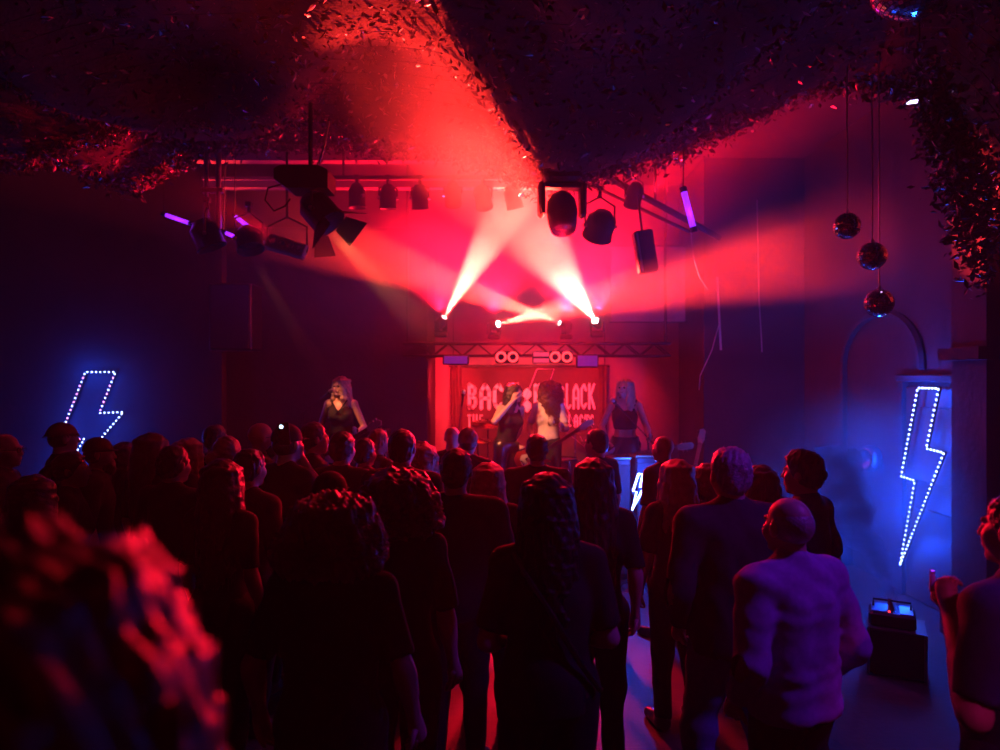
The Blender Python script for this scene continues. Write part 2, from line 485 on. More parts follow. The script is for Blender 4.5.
# violet ultraviolet tubes
M_uv = mat('violet_tube', (.4, .1, .8), .3, emit=(.32, .02, 1.0), es=1.6)
def uv_tube(a, b, label, power, r=.022):
    a, b = Vector(a), Vector(b)
    t = thing('violet_tube_lamp', label, 'tube lamp', (a + b) / 2)
    o = (a + b) / 2
    MB().cyl(a - o, b - o, r, n=12).build('tube', M_uv, t, True)
    d = (b - a).normalized()
    MB().cyl(a - o - d * .05, a - o, r * 1.15, n=12).build('end_cap', M_black, t)
    MB().cyl(b - o, b - o + d * .05, r * 1.15, n=12).build('end_cap', M_black, t)
    MB().cyl(a - o - d * .03, Vector((a.x, a.y, ZC - .01)) - o, .006, n=6).build('hanger', M_cable, t)
    lamp('POINT', o + Vector((0, -.08, -.05)), None, power, VIOLET, t, radius=.1)
uv_tube(P(684, 192, 6.9), P(693, 227, 6.9), 'glowing violet tube hanging under the net fringe', 3, .03)
uv_tube(P(166, 215, 7.6), P(189, 223, 7.6), 'violet tube beyond the twin pole lamp, farthest from the stage', 1.5)
uv_tube(P(226, 233, 8.0), P(238, 238, 8.0), 'short violet tube between the twin pole lamp and purple scoop', 1.5)
uv_tube(P(236, 217, 7.9), P(249, 227, 7.8), 'violet tube above the purple scoop lamp', 1.5)

# lamp cluster on the dark side of the ceiling
p = P(207, 236, 7.4)
par_can(p, p + Vector((.4, .1, -1)), 'dark scoop lamp below the twin poles', .15, .28, hang=.3)
t = thing('twin_pole', 'twin red lit poles dropping to the dark scoop lamp', 'pole', P(213, 200, 7.4))
MB().cyl((-.07, .0, -.18), (-.07, 0, .55), .022).build('pole', M_steel, t)
MB().cyl((.06, 0, -.3), (.06, 0, .55), .028).build('pole', M_steel, t)
MB().box((0, 0, .1), (.22, .05, .05)).build('crossbar', M_steel, t)
p = P(249, 240, 7.5)
par_can(p, p + Vector((.3, -.3, -1)), 'purple rimmed scoop lamp beside the four cell lamp', .14, .24, hang=.3)
# four cell LED batten
p = P(287, 247, 7.0)
t = thing('four_cell_lamp', 'tilted red four cell lamp below the barn door lamp', 'stage lamp', p)
M = Matrix.Rotation(R(16), 4, 'Y') @ Matrix.Rotation(R(-15), 4, 'X')
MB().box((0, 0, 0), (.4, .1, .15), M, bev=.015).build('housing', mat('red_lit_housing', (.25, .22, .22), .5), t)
for k in range(4):
    Mk = M @ Matrix.Translation((-.135 + .09 * k, -.052, 0)) @ Matrix.Rotation(R(90), 4, 'X')
    MB().lathe([(.03, 0), (.032, .012), (.022, .008), (0, .003)], Mk, 14).build('cell', M_chrome, t, True)
lamp('SPOT', p + Vector((-.1, -.1, .1)), P(105, 150, 6.6), 800, RED, t, 32, .6, .05)  # added spot, put in to redden the net swag
MB().tube([M @ Vector((-.21, 0, 0)), (-.2, 0, .2), (0, 0, .3), (.2, 0, .2), M @ Vector((.21, 0, 0))], .01).build('yoke', M_black, t)
MB().cyl((0, 0, .29), (0, 0, .95), .012).build('drop_pipe', M_black, t)
# fresnel with barn doors, ballast box above
p = P(320, 212, 6.3)
f_ = par_can(p, p + Vector((.55, -.12, -.62)), 'black lamp with four open barn doors under a ballast box', .15, .3, doors=True, hang=.2)
p2 = P(305, 181, 6.3)
t = thing('ballast_box', 'black faceted ballast box above the barn door lamp', 'box', p2)
MB().prism([(-.235, .07), (-.235, -.02), (-.12, -.1), (.24, -.1), (.24, .06), (.16, .1), (-.18, .1)], .3, Matrix.Translation((0, .15, 0)) @ Matrix.Rotation(R(90), 4, 'X')).build('case', M_black, t)
MB().cyl((.05, 0, .1), (.05, 0, .7), .02).build('drop_pipe', M_black, t)
MB().tube([(.14, -.1, .1), (.2, -.12, .25), (.24, -.1, .5)], .012).build('conduit', M_steel, t)
lp = [P(282, 184, 6.2), P(268, 188, 6.2), P(265, 200, 6.2), P(274, 211, 6.2), P(285, 206, 6.2), P(290, 199, 6.25)]
tag(MB().tube(lp, .008).build('cable_loop', M_cable), 'black cable looping beside the ballast box', 'cable')

# loose cables and a pole near the stage return
def cable(pts, label, r=.007, m=None, name='cable'):
    return tag(MB().tube(pts, r, 5).build(name, m or M_cable), label, 'cable')
M_pale = mat('pale_cable', (.5, .45, .45), .5)
cable([P(691, 232, 6.9), P(693, 255, 6.95), P(699, 276, 7), P(708, 290, 7)], 'pale cable dangling from the violet tube', .006, M_pale)
cable([P(717, 277, 8.6), P(719, 310, 8.6), P(721, 350, 8.6)], 'pale upright cable at the stage opening', .014, M_pale)
cable([P(718.2, 300, 8.6), P(719.6, 322, 8.6), P(712, 350, 8.6), P(700, 376, 8.6), P(699, 390, 8.6)], 'thin cable swinging off the upright cable', .006, M_pale)
cable([P(757, 200, 9.19), P(759, 300, 9.19), P(761, 330, 9.19), P(762, 352, 9.19)], 'violet lit cable hanging on the stage return wall', .008, M_pale)
# speaker hung on the wing wall, wall panel by the stage opening
p = P(236, 318, 8.7)
t = thing('hung_speaker', 'black loudspeaker hung on the dark wing wall', 'speaker', p)
MB().box((0, 0, 0), (.52, .4, .82), bev=.02).build('cabinet', M_black, t)
MB().box((0, -.205, 0), (.46, .02, .76)).build('grille', mat('grille', (.05, .05, .055), .5, bump=.5, bscale=200), t)
MB().box((0, .38, .3), (.1, .38, .08)).build('bracket', M_steel, t)
p = P(648, 284, 9.3)
t = thing('fabric_drape', 'pale fabric drape hanging at the edge of the stage', 'drape', p)
for x_ in (-.45, .45):
    MB().cyl((x_, 0, .5), (x_, 0, ZC - p.z - .01), .006, n=5).build('wire', M_cable, t)
MB().box((0, 0, 0), (.98, .03, 1.0)).build('fabric', mat('panel_fabric', (.3, .24, .24), .9, bump=.4, bscale=40), t)
MB().cyl((-.52, 0, .5), (.52, 0, .5), .02).build('batten', M_black, t)
MB().cyl((-.52, 0, -.5), (.52, 0, -.5), .014).build('batten', M_black, t)

# ------------------------------------------------------------------ leafy net over the hall
edge = [(-110, 172, 7.3), (-10, 166, 7.2), (60, 160, 7.1), (128, 190, 7.4), (160, 172, 7.5), (190, 157, 7.5), (240, 148, 7.5), (330, 146, 7.5), (420, 150, 7.4), (480, 163, 7.3), (515, 182, 7.2), (545, 190, 7.1),
        (585, 183, 7.1), (620, 172, 7.1), (680, 155, 7.0), (735, 128, 6.9), (790, 98, 6.7), (850, 85, 6.3), (905, 92, 5.6), (950, 140, 5.1), (1000, 215, 4.7), (1060, 300, 4.3)]
E = np.array([tuple(P(*e)) for e in edge])
E[:, 2] = np.minimum(E[:, 2], ZC - .06)
seg = np.concatenate([[0], np.cumsum(np.linalg.norm(np.diff(E, axis=0), axis=1))])
def edge_at(u):
    s = u * seg[-1]
    return np.stack([np.interp(s, seg, E[:, k]) for k in range(3)], -1)
def net_pts(n, tmax, tpow):
    u = rng.random(n)
    tt = rng.random(n) ** tpow * tmax
    e = edge_at(u)
    back = np.stack([e[:, 0] * .75, np.full(n, 1.6), np.full(n, ZC - .08)], -1)
    p = e * (1 - tt[:, None]) + back * tt[:, None]
    bulge = .22 * np.sin(tt * math.pi * 5 + 3 * np.sin(e[:, 0] * 1.7)) * np.exp(-tt * 1.5) * np.minimum(1, tt * 8)
    p[:, 2] += bulge - .12 * tt * (1 - tt)
    p[:, 2] += rng.normal(0, .025, n)
    p[:, 2] = np.minimum(p[:, 2], ZC - .03)
    return p
def flakes(pts, smin, smax):
    n = len(pts)
    a = rng.normal(size=(n, 3)); a /= np.linalg.norm(a, axis=1)[:, None]
    b = np.cross(a, rng.normal(size=(n, 3))); b /= np.linalg.norm(b, axis=1)[:, None]
    s = (smin + (smax - smin) * rng.random(n) ** 2)[:, None]
    c = np.cross(a, b)
    v = np.stack([pts - a * s, pts + b * s * .45 + c * s * .12, pts + a * s, pts - b * s * .45 + c * s * .12], 1).reshape(-1, 3)
    f = np.arange(4 * n).reshape(n, 4)
    return v, f
def flake_object(name, pts, smin, smax, label, m=M_net):
    v, f = flakes(pts, smin, smax)
    me = bpy.data.meshes.new(name)
    me.from_pydata(v.tolist(), [], f.tolist())
    me.materials.append(m)
    return tag(link(bpy.data.objects.new(name, me)), label, 'net', kind='stuff')
pts = np.concatenate([net_pts(9000, .10, 1.6), net_pts(16000, 1.0, 1.0)])
fr = edge_at(rng.random(3500)); fr += rng.normal(0, .03, fr.shape); fr[:, 2] -= np.abs(rng.normal(0, .05, len(fr)))
flake_object('ceiling_net', np.concatenate([pts, fr]), .014, .05, 'dark leafy camouflage net sagging below the ceiling')
nu, nt_ = 90, 24
bv, bf = [], []
for i in range(nu + 1):
    e = edge_at(np.array([i / nu]))[0]
    b_ = np.array([e[0] * .75, 1.6, ZC - .08])
    for j in range(nt_ + 1):
        t_ = (j / nt_) ** 1.4
        q = e * (1 - t_) + b_ * t_
        z = q[2] + .22 * math.sin(t_ * math.pi * 5 + 3 * math.sin(e[0] * 1.7)) * math.exp(-t_ * 1.5) * min(1, t_ * 8) - .12 * t_ * (1 - t_) + .03
        bv.append((q[0], q[1], min(z, ZC - .012)))
for i in range(nu):
    for j in range(nt_):
        a = i * (nt_ + 1) + j
        bf.append((a, a + nt_ + 1, a + nt_ + 2, a + 1))
MB().add(bv, bf).build('light_stop', mat('light_stop_black', (.014, .012, .013), .9, bump=.4, bscale=30), bpy.data.objects['ceiling_net'], True)  # added dark sheet closing the net so no light leaks through
# cords of the net: a coarse mesh that carries the leaves
mb = MB()
for t_ in np.linspace(0, .9, 26):
    q = []
    for u in np.linspace(0, 1, 60):
        e = edge_at(np.array([u]))[0]
        b_ = np.array([e[0] * .75, 1.6, ZC - .08])
        q.append(Vector(e * (1 - t_) + b_ * t_ + np.array([0, 0, -.12 * t_ * (1 - t_)])))
    mb.tube(q, .003, 3, False)
tag(mb.build('cords', M_cable, bpy.data.objects['ceiling_net']), kind='stuff')
# a second swag, brightly edged, farther over the dark side
q = []
for (x0, y0), (x1, y1), n in (((30, 163), (75, 141), 1100), ((75, 141), (130, 130), 1000), ((135, 188), (190, 156), 700), ((155, 122), (235, 128), 300), ((235, 122), (330, 124), 250)):
    for k in range(n):
        w = random.random()
        Y = 6.6 + random.gauss(0, .12)
        q.append(P(x0 + (x1 - x0) * w + random.gauss(0, 3), y0 + (y1 - y0) * w + random.gauss(0, 5), Y))
flake_object('net_swag', np.array([tuple(a) for a in q]), .014, .04, 'loose swag of net over the dark side of the hall')
# net hanging down beside the pilaster
q = []
for k in range(3200):
    w, h = random.random(), random.random()
    a = P(925 + 60 * w, 35 + 150 * w + 110 * h, 4.6 - .5 * w)
    a.x = min(a.x, XR - .3) + random.gauss(0, .06)
    a.z += random.gauss(0, .05)
    q.append(tuple(a))
flake_object('net_drape', np.array(q), .014, .045, 'heavy drape of leafy net hanging above the pilaster')

# ------------------------------------------------------------------ mirror balls
def mirror_ball(c, r, label, strings, n=22):
    t = thing('mirror_ball', label, 'mirror ball', c, random.random())
    mb = MB()
    core = MB().lathe([(r * .96 * math.cos(a), r * .96 * math.sin(a)) for a in np.linspace(-math.pi / 2, math.pi / 2, 13)], None, 24)
    core.build('core', M_black, t, True)
    rows = n
    for i in range(rows):
        a0, a1 = -math.pi / 2 + math.pi * i / rows, -math.pi / 2 + math.pi * (i + 1) / rows
        k = max(6, int(2 * rows * math.cos((a0 + a1) / 2)))
        g = .08
        for j in range(k):
            b0, b1 = 2 * math.pi * (j + g) / k, 2 * math.pi * (j + 1 - g) / k
            c0, c1 = a0 + (a1 - a0) * g, a1 - (a1 - a0) * g
            S = lambda a, b: (r * math.cos(a) * math.cos(b), r * math.cos(a) * math.sin(b), r * math.sin(a))
            mb.add([S(c0, b0), S(c0, b1), S(c1, b1), S(c1, b0)], [(0, 1, 2, 3)])
    tag(mb.build('mirror_tiles', M_chrome, t), kind='stuff')
    MB().cyl((0, 0, r * .95), (0, 0, r * 1.15), r * .16, n=10).build('cap', M_steel, t)
    MB().cyl((0, 0, r * 1.15), (0, 0, strings), .005, n=5).build('wire', M_steel, t)
for (px, py, rr, top), lab in (((847, 226, 13.2, 192), 'highest small mirror ball of the hanging three'), ((872, 256, 14, 200), 'middle small mirror ball of the hanging three'), ((879, 303, 14, 180), 'lowest small mirror ball of the hanging three')):
    c = P(px, py, 5.0)
    mirror_ball(c, rr * 5.0 / F, lab, min((py - top) * 5.0 / F, ZC - c.z - .05) + .9, 18)
c = P(915, -30, 3.6)
mirror_ball(c, 47 * 3.6 / F, 'large mirror ball hanging close under the ceiling', ZC - c.z - .03, 30)
# small violet down light in the net
p = P(919, 101, 5.0)
t = thing('down_lamp', 'small violet down lamp tucked in the net', 'lamp', p)
MB().box((0, 0, .02), (.16, .06, .03), Matrix.Rotation(R(-8), 4, 'Y'), bev=.008).build('housing', M_black, t)
MB().box((0, 0, .0), (.15, .05, .012), Matrix.Rotation(R(-8), 4, 'Y')).build('lens', mat('violet_lens', (.6, .5, .9), .3, emit=(.75, .6, 1.0), es=3), t)
MB().cyl((0, 0, .03), (0, 0, ZC - p.z - .02), .006, n=5).build('hanger', M_cable, t)
lamp('SPOT', p - Vector((0, 0, .03)), p + Vector((-.02, 0, -2)), 60, VIOLET, t, 13, .4, .03)

# ------------------------------------------------------------------ lightning bolts of light
M_led = mat('blue_white_led', (.6, .7, 1), .3, emit=(.42, .58, 1.0), es=9)
M_ledp = mat('pink_led', (1, .4, .7), .3, emit=(1, .25, .6), es=6)
def led_bolt(pts, label, nrm, power, nled, pink=None, glow=None):
    pts = [Vector(p) for p in pts]
    o = sum(pts, Vector()) / len(pts)
    nrm = Vector(nrm)
    t = thing('lightning_bolt_sign', label, 'light sign', o)
    loop = pts + [pts[0]]
    mb = MB()
    for a, b in zip(loop, loop[1:]):
        mb.cyl(a - o, b - o, .012, n=6)
    mb.build('frame', M_black, t)
    L = [0]
    for a, b in zip(loop, loop[1:]):
        L.append(L[-1] + (b - a).length)
    led, led2, glows = MB(), MB(), []
    for k in range(nled):
        s = (k + .5) / nled * L[-1]
        i = max(j for j in range(len(pts)) if L[j] <= s)
        q = loop[i].lerp(loop[i + 1], (s - L[i]) / (L[i + 1] - L[i])) - o + nrm * .016
        tgt = led2 if pink and pink(i, k) else led
        rr = .011
        tgt.add([q + Vector(d) * rr for d in ((1, 0, 0), (-1, 0, 0), (0, 1, 0), (0, -1, 0), (0, 0, 1), (0, 0, -1))],
                [(0, 2, 4), (2, 1, 4), (1, 3, 4), (3, 0, 4), (2, 0, 5), (1, 2, 5), (3, 1, 5), (0, 3, 5)])
        if k % (nled // 10) == 0:
            glows.append(q + nrm * .16)
    tag(led.build('led_string', M_led, t), kind='stuff')
    if led2.v:
        tag(led2.build('led_string', M_ledp, t), 'pink tinted lights among the blue', kind='stuff')
    for g in glows:
        lamp('POINT', o + g, None, power / len(glows), BLUE, t, radius=.03)
    return t
zb_ = lambda Y, z: (XR - .1, Y, z)
led_bolt([zb_(6.51, 2.03), zb_(6.2, 2.03), zb_(6.38, 1.48), zb_(6.127, 1.47), zb_(6.8, .3), zb_(6.557, 1.16), zb_(6.78, 1.17)],
         'tall blue lightning bolt of LED lights by the dark door', (-1, 0, 0), 105, 92)
yl = 9.06
led_bolt([P(86, 372, yl), P(116, 372, yl), P(100, 413, yl), P(124, 412, yl), P(45, 505, yl), P(85, 439, yl), P(60, 439, yl)],
         'blue and pink lightning bolt of LED lights on the wing wall', (0, -1, 0), 60, 92, lambda i, k: i in (1, 5, 6) and k % 2 == 0)
# added unseen fills: violet and magenta on two men, red on the riser figure
lamp('SPOT', (3.2, 1.9, 4.3), (1.12, 2.75, 1.2), 230, (.24, .02, 1.0), None, 34, .6, .1, 'unseen_fill')
lamp('SPOT', (1.9, -.5, 3.4), (1.72, 2.2, 1.15), 120, MAGENTA, None, 16, .6, .1, 'unseen_fill')
lamp('SPOT', (1.2, -.9, 4.2), (-.4, .55, 1.9), 13, RED, None, 30, .6, .15, 'unseen_fill')
# thicker drifts of smoke: along the beam over the audience, along the flat beam, and by the tall bolt
def smoke_drift(a, b, ra, rb, dens, label, seed):
    a, b = Vector(a), Vector(b)
    d = b - a
    m = volume_mat('smoke_drift', dens, .25, (1.9, .3, .68, .0, 1.8), soft=True)
    n_ = 16
    mb = MB().lathe([(math.cos(q), math.sin(q)) for q in np.linspace(-math.pi / 2, math.pi / 2, n_)], None, 24)
    o = mb.build('smoke_drift', m, None, True)
    o.location = (a + b) / 2
    o.rotation_euler = d.to_track_quat('Z', 'Y').to_euler()
    o.scale = (ra * 1.6, rb * 1.6, d.length / 2 + ra * 1.3)
    tag(o, label, 'smoke', kind='stuff')
DRIFTS = [(P(505, 190, 6.9), P(395, 40, 4.9), .5, .62, .15, 'smoke drift catching the beam over the audience', 1),
          (P(430, 255, 8.5), P(610, 255, 8.5), .95, .72, .6, 'dense bank of smoke hanging over the beam heads', 4),
          (P(640, 290, 8.0), P(800, 255, 6.3), .4, .42, .07, 'smoke drift catching the flat beam near the mirror balls', 2),
          (P(840, 470, 6.0), P(880, 560, 5.9), .62, .7, .65, 'blue lit smoke drift before the tall bolt', 3)]

# ================================================================== figures
def axis(lo, hi, step, fine=()):
    out, x = [], lo
    while x < hi:
        out.append(x)
        st_ = step
        for a, b, s in fine:
            if a <= x < b:
                st_ = min(st_, s)
            elif a - step < x < a:
                st_ = min(st_, max(s, a - x))
        x += st_
    out.append(hi)
    return np.array(out)

class Field:
    """signed distance on a rectilinear grid, blended smoothly, surfaced with surface nets"""
    def __init__(s, xs, ys, zs):
        s.ax = (xs, ys, zs)
        s.d = np.full((len(xs), len(ys), len(zs)), .5, np.float32)
    def _sub(s, lo, hi):
        sl = []
        for a, l, h in zip(s.ax, lo, hi):
            i, j = np.searchsorted(a, l), np.searchsorted(a, h)
            if j <= i:
                return None
            sl.append(slice(i, j))
        return tuple(sl)
    def _grid(s, sl):
        return (s.ax[0][sl[0]][:, None, None], s.ax[1][sl[1]][None, :, None], s.ax[2][sl[2]][None, None, :])
    def _blend(s, sl, e, k, sub=False):
        d = s.d[sl]
        if sub:
            e = -e
            h = np.clip(.5 - .5 * (d - e) / k, 0, 1)
            s.d[sl] = d * (1 - h) + e * h + k * h * (1 - h)
        else:
            h = np.clip(.5 + .5 * (d - e) / k, 0, 1)
            s.d[sl] = d * (1 - h) + e * h - k * h * (1 - h)
    def cap(s, a, b, ra, rb, k=.03, cut=None):
        a, b = np.array(a, float), np.array(b, float)
        m = max(ra, rb) + .07
        sl = s._sub(np.minimum(a, b) - m, np.maximum(a, b) + m)
        if sl is None: return
        x, y, z = s._grid(sl)
        ba = b - a
        L = max(ba @ ba, 1e-9)
        h = np.clip(((x - a[0]) * ba[0] + (y - a[1]) * ba[1] + (z - a[2]) * ba[2]) / L, 0, 1)
        e = np.sqrt((x - a[0] - h * ba[0]) ** 2 + (y - a[1] - h * ba[1]) ** 2 + (z - a[2] - h * ba[2]) ** 2) - (ra + (rb - ra) * h)
        if cut:
            pl = ((x - b[0]) * ba[0] + (y - b[1]) * ba[1] + (z - b[2]) * ba[2]) / math.sqrt(L)
            e = np.maximum(e, pl)
        s._blend(sl, e, k)
    def ell(s, c, r, Rm=None, k=.03, sub=False):
        c, r = np.array(c, float), np.array(r, float)
        m = r.max() + .07 if Rm is not None else r + .07
        sl = s._sub(c - m, c + m)
        if sl is None: return
        x, y, z = s._grid(sl)
        x, y, z = x - c[0], y - c[1], z - c[2]
        if Rm is not None:
            x, y, z = (Rm[0][0] * x + Rm[1][0] * y + Rm[2][0] * z, Rm[0][1] * x + Rm[1][1] * y + Rm[2][1] * z, Rm[0][2] * x + Rm[1][2] * y + Rm[2][2] * z)
        k0 = np.sqrt((x / r[0]) ** 2 + (y / r[1]) ** 2 + (z / r[2]) ** 2)
        k1 = np.sqrt((x / r[0] ** 2) ** 2 + (y / r[1] ** 2) ** 2 + (z / r[2] ** 2) ** 2)
        s._blend(sl, k0 * (k0 - 1) / np.maximum(k1, 1e-6), k, sub)
    def plane(s, n, o):
        """keep the side where (p-o).n < 0"""
        x, y, z = s._grid((slice(None),) * 3)
        s.d = np.maximum(s.d, (x - o[0]) * n[0] + (y - o[1]) * n[1] + (z - o[2]) * n[2]).astype(np.float32)
    def wrinkle(s, amp, freq, seed):
        x, y, z = s._grid((slice(None),) * 3)
        r_ = np.random.default_rng(seed)
        for _ in range(4):
            w = r_.normal(size=3) * freq
            w2 = r_.normal(size=3) * freq * .5
            s.d += (amp / 2 * np.sin(x * w[0] + y * w[1] + z * w[2] + 2 * np.sin(x * w2[0] + y * w2[1] + z * w2[2]) + r_.random() * 6)).astype(np.float32)
    def surface(s):
        d = s.d
        n0, n1, n2 = d.shape
        ins = d < 0
        C = np.zeros((n0 - 1, n1 - 1, n2 - 1), np.int8)
        for i in (0, 1):
            for j in (0, 1):
                for k in (0, 1):
                    C += ins[i:n0 - 1 + i, j:n1 - 1 + j, k:n2 - 1 + k]
        I = np.argwhere((C > 0) & (C < 8))
        if len(I) == 0:
            return np.zeros((0, 3)), np.zeros((0, 4), int)
        idx = np.full(C.shape, -1, np.int64)
        idx[I[:, 0], I[:, 1], I[:, 2]] = np.arange(len(I))
        acc = np.zeros((len(I), 3)); cnt = np.zeros(len(I))
        X = [s.ax[0], s.ax[1], s.ax[2]]
        for ax_ in range(3):
            o = [a for a in range(3) if a != ax_]
            for u in (0, 1):
                for w in (0, 1):
                    A = I.copy(); A[:, o[0]] += u; A[:, o[1]] += w
                    B = A.copy(); B[:, ax_] += 1
                    da, db = d[A[:, 0], A[:, 1], A[:, 2]], d[B[:, 0], B[:, 1], B[:, 2]]
                    m = (da < 0) != (db < 0)
                    t = np.where(m, da / np.where(m, da - db, 1), 0)
                    pos = np.stack([X[q][A[:, q]] for q in range(3)], -1)
                    pos[:, ax_] += t * (X[ax_][B[:, ax_]] - X[ax_][A[:, ax_]])
                    acc += pos * m[:, None]; cnt += m
        V = acc / np.maximum(cnt, 1)[:, None]
        Fs = []
        for ax_ in range(3):
            o = [a for a in range(3) if a != ax_]
            sa = [slice(None)] * 3; sb = [slice(None)] * 3
            sa[ax_] = slice(0, -1); sb[ax_] = slice(1, None)
            ch = ins[tuple(sa)] != ins[tuple(sb)]
            sl = [slice(None)] * 3
            sl[o[0]] = slice(1, -1); sl[o[1]] = slice(1, -1)
            Q = np.argwhere(ch[tuple(sl)])
            if len(Q) == 0: continue
            Q[:, o[0]] += 1; Q[:, o[1]] += 1
            def at(u, w):
                B = Q.copy(); B[:, o[0]] -= u; B[:, o[1]] -= w
                return idx[B[:, 0], B[:, 1], B[:, 2]]
            q = np.stack([at(1, 1), at(0, 1), at(0, 0), at(1, 0)], -1)
            fl = ins[Q[:, 0], Q[:, 1], Q[:, 2]]
            if ax_ == 1: fl = ~fl
            q[~fl] = q[~fl][:, ::-1]
            Fs.append(q)
        Fq = np.concatenate(Fs)
        return V, Fq[(Fq >= 0).all(1)]

def mesh_obj(name, V, Fq, m, parent, extra=None, smooth=True):
    V, Fq = V.tolist(), Fq.tolist()
    if extra is not None:
        o = len(V)
        V = V + extra.v
        Fq = Fq + [tuple(o + i for i in f) for f in extra.f]
    me = bpy.data.meshes.new(name)
    me.from_pydata(V, [], Fq)
    if smooth:
        me.polygons.foreach_set('use_smooth', [True] * len(me.polygons))
    me.materials.append(m)
    return link(bpy.data.objects.new(name, me), parent)

SKIN = mat('skin', (.42, .26, .2), .5, var=.08, scale=30)
SKIN2 = mat('skin_pale', (.5, .33, .26), .48, var=.08, scale=30)
def cloth(name, col, rough=.85):
    return mat('cloth_' + name, col, rough, var=.3, scale=40, bump=.15, bscale=260, spec=.25)
CL = {'black': cloth('black', (.012, .012, .014)), 'charcoal': cloth('charcoal', (.03, .03, .034)), 'navy': cloth('navy', (.02, .025, .06)), 'denim': cloth('denim', (.12, .17, .3)),
      'grey': cloth('grey', (.09, .09, .1)), 'mauve': cloth('mauve', (.3, .15, .42)), 'white': cloth('white', (.62, .6, .58)), 'wine': cloth('wine', (.09, .02, .03)),
      'tan': cloth('tan', (.2, .15, .11)), 'leather': mat('leather', (.012, .011, .012), .28, spec=.7, bump=.2, bscale=30), 'blue': cloth('blue', (.07, .09, .2))}
def hairmat(name, col, rough=.4):
    return mat('hair_' + name, col, rough, var=.5, scale=25, bump=.3, bscale=120, spec=.6)
HR = {'black': hairmat('black', (.012, .01, .01)), 'brown': hairmat('brown', (.05, .03, .02)), 'red': hairmat('red', (.26, .11, .06)), 'blond': hairmat('blond', (.42, .3, .19)),
      'grey': hairmat('grey', (.28, .26, .25)), 'dark': hairmat('dark', (.028, .018, .014)), 'auburn': hairmat('auburn', (.11, .04, .025))}
M_eye = mat('eye', (.03, .02, .02), .1)
M_lip = mat('lip', (.3, .06, .06), .4)

def lerp(a, b, t):
    return tuple(a[i] + (b[i] - a[i]) * t for i in range(3))

def fingers(mb, wrist, dirv, nrm, s, curl, side):
    """five bent fingers as tubes rooted in the palm; side=+1 puts the thumb on dir x nrm"""
    w, d, n = Vector(wrist), Vector(dirv).normalized(), Vector(nrm)
    n = (n - d * n.dot(d)).normalized()
    q = d.cross(n) * side
    for off, L, st_ in ((.028, .072, .086), (.0095, .08, .09), (-.009, .075, .088), (-.027, .06, .08)):
        p = w + (d * st_ + q * off) * s
        pts, ang = [p - d * .012 * s], 0
        for f in (.42, .33, .25):
            pts.append(p.copy())
            ang += curl
            p = p + (d * math.cos(ang) - n * math.sin(ang)) * L * f * s
        pts.append(p)
        mb.tube(pts, [.0095 * s, .0095 * s, .009 * s, .008 * s, .0055 * s], 6)
    p = w + (d * .03 + q * .03) * s
    e1 = (d * .6 + q * .75 - n * .25).normalized()
    e2 = (d * .85 + q * .2 - n * (.2 + curl * .5)).normalized()
    mb.tube([p - e1 * .01 * s, p + e1 * .035 * s, p + e1 * .035 * s + e2 * .028 * s, p + e1 * .035 * s + e2 * .05 * s], [.012 * s, .011 * s, .0095 * s, .006 * s], 6)

ARMS = {  # elbow, wrist for the +X arm, standing figure 1.75 m tall
    'down': ((.255, -.03, 1.14), (.275, .05, .9)),
    'out': ((.29, -.05, 1.15), (.31, .06, .92)),
    'front': ((.255, -.05, 1.13), (.13, .19, 1.06)),
    'fold': ((.25, .0, 1.13), (.0, .2, 1.16)),
    'pocket': ((.268, -.07, 1.14), (.21, .07, .95)),
    'hold': ((.25, .0, 1.13), (.15, .25, 1.24)),
    'raise': ((.24, .14, 1.27), (.16, .2, 1.55)),
    'up': ((.25, .08, 1.5), (.2, .12, 1.78)),
}

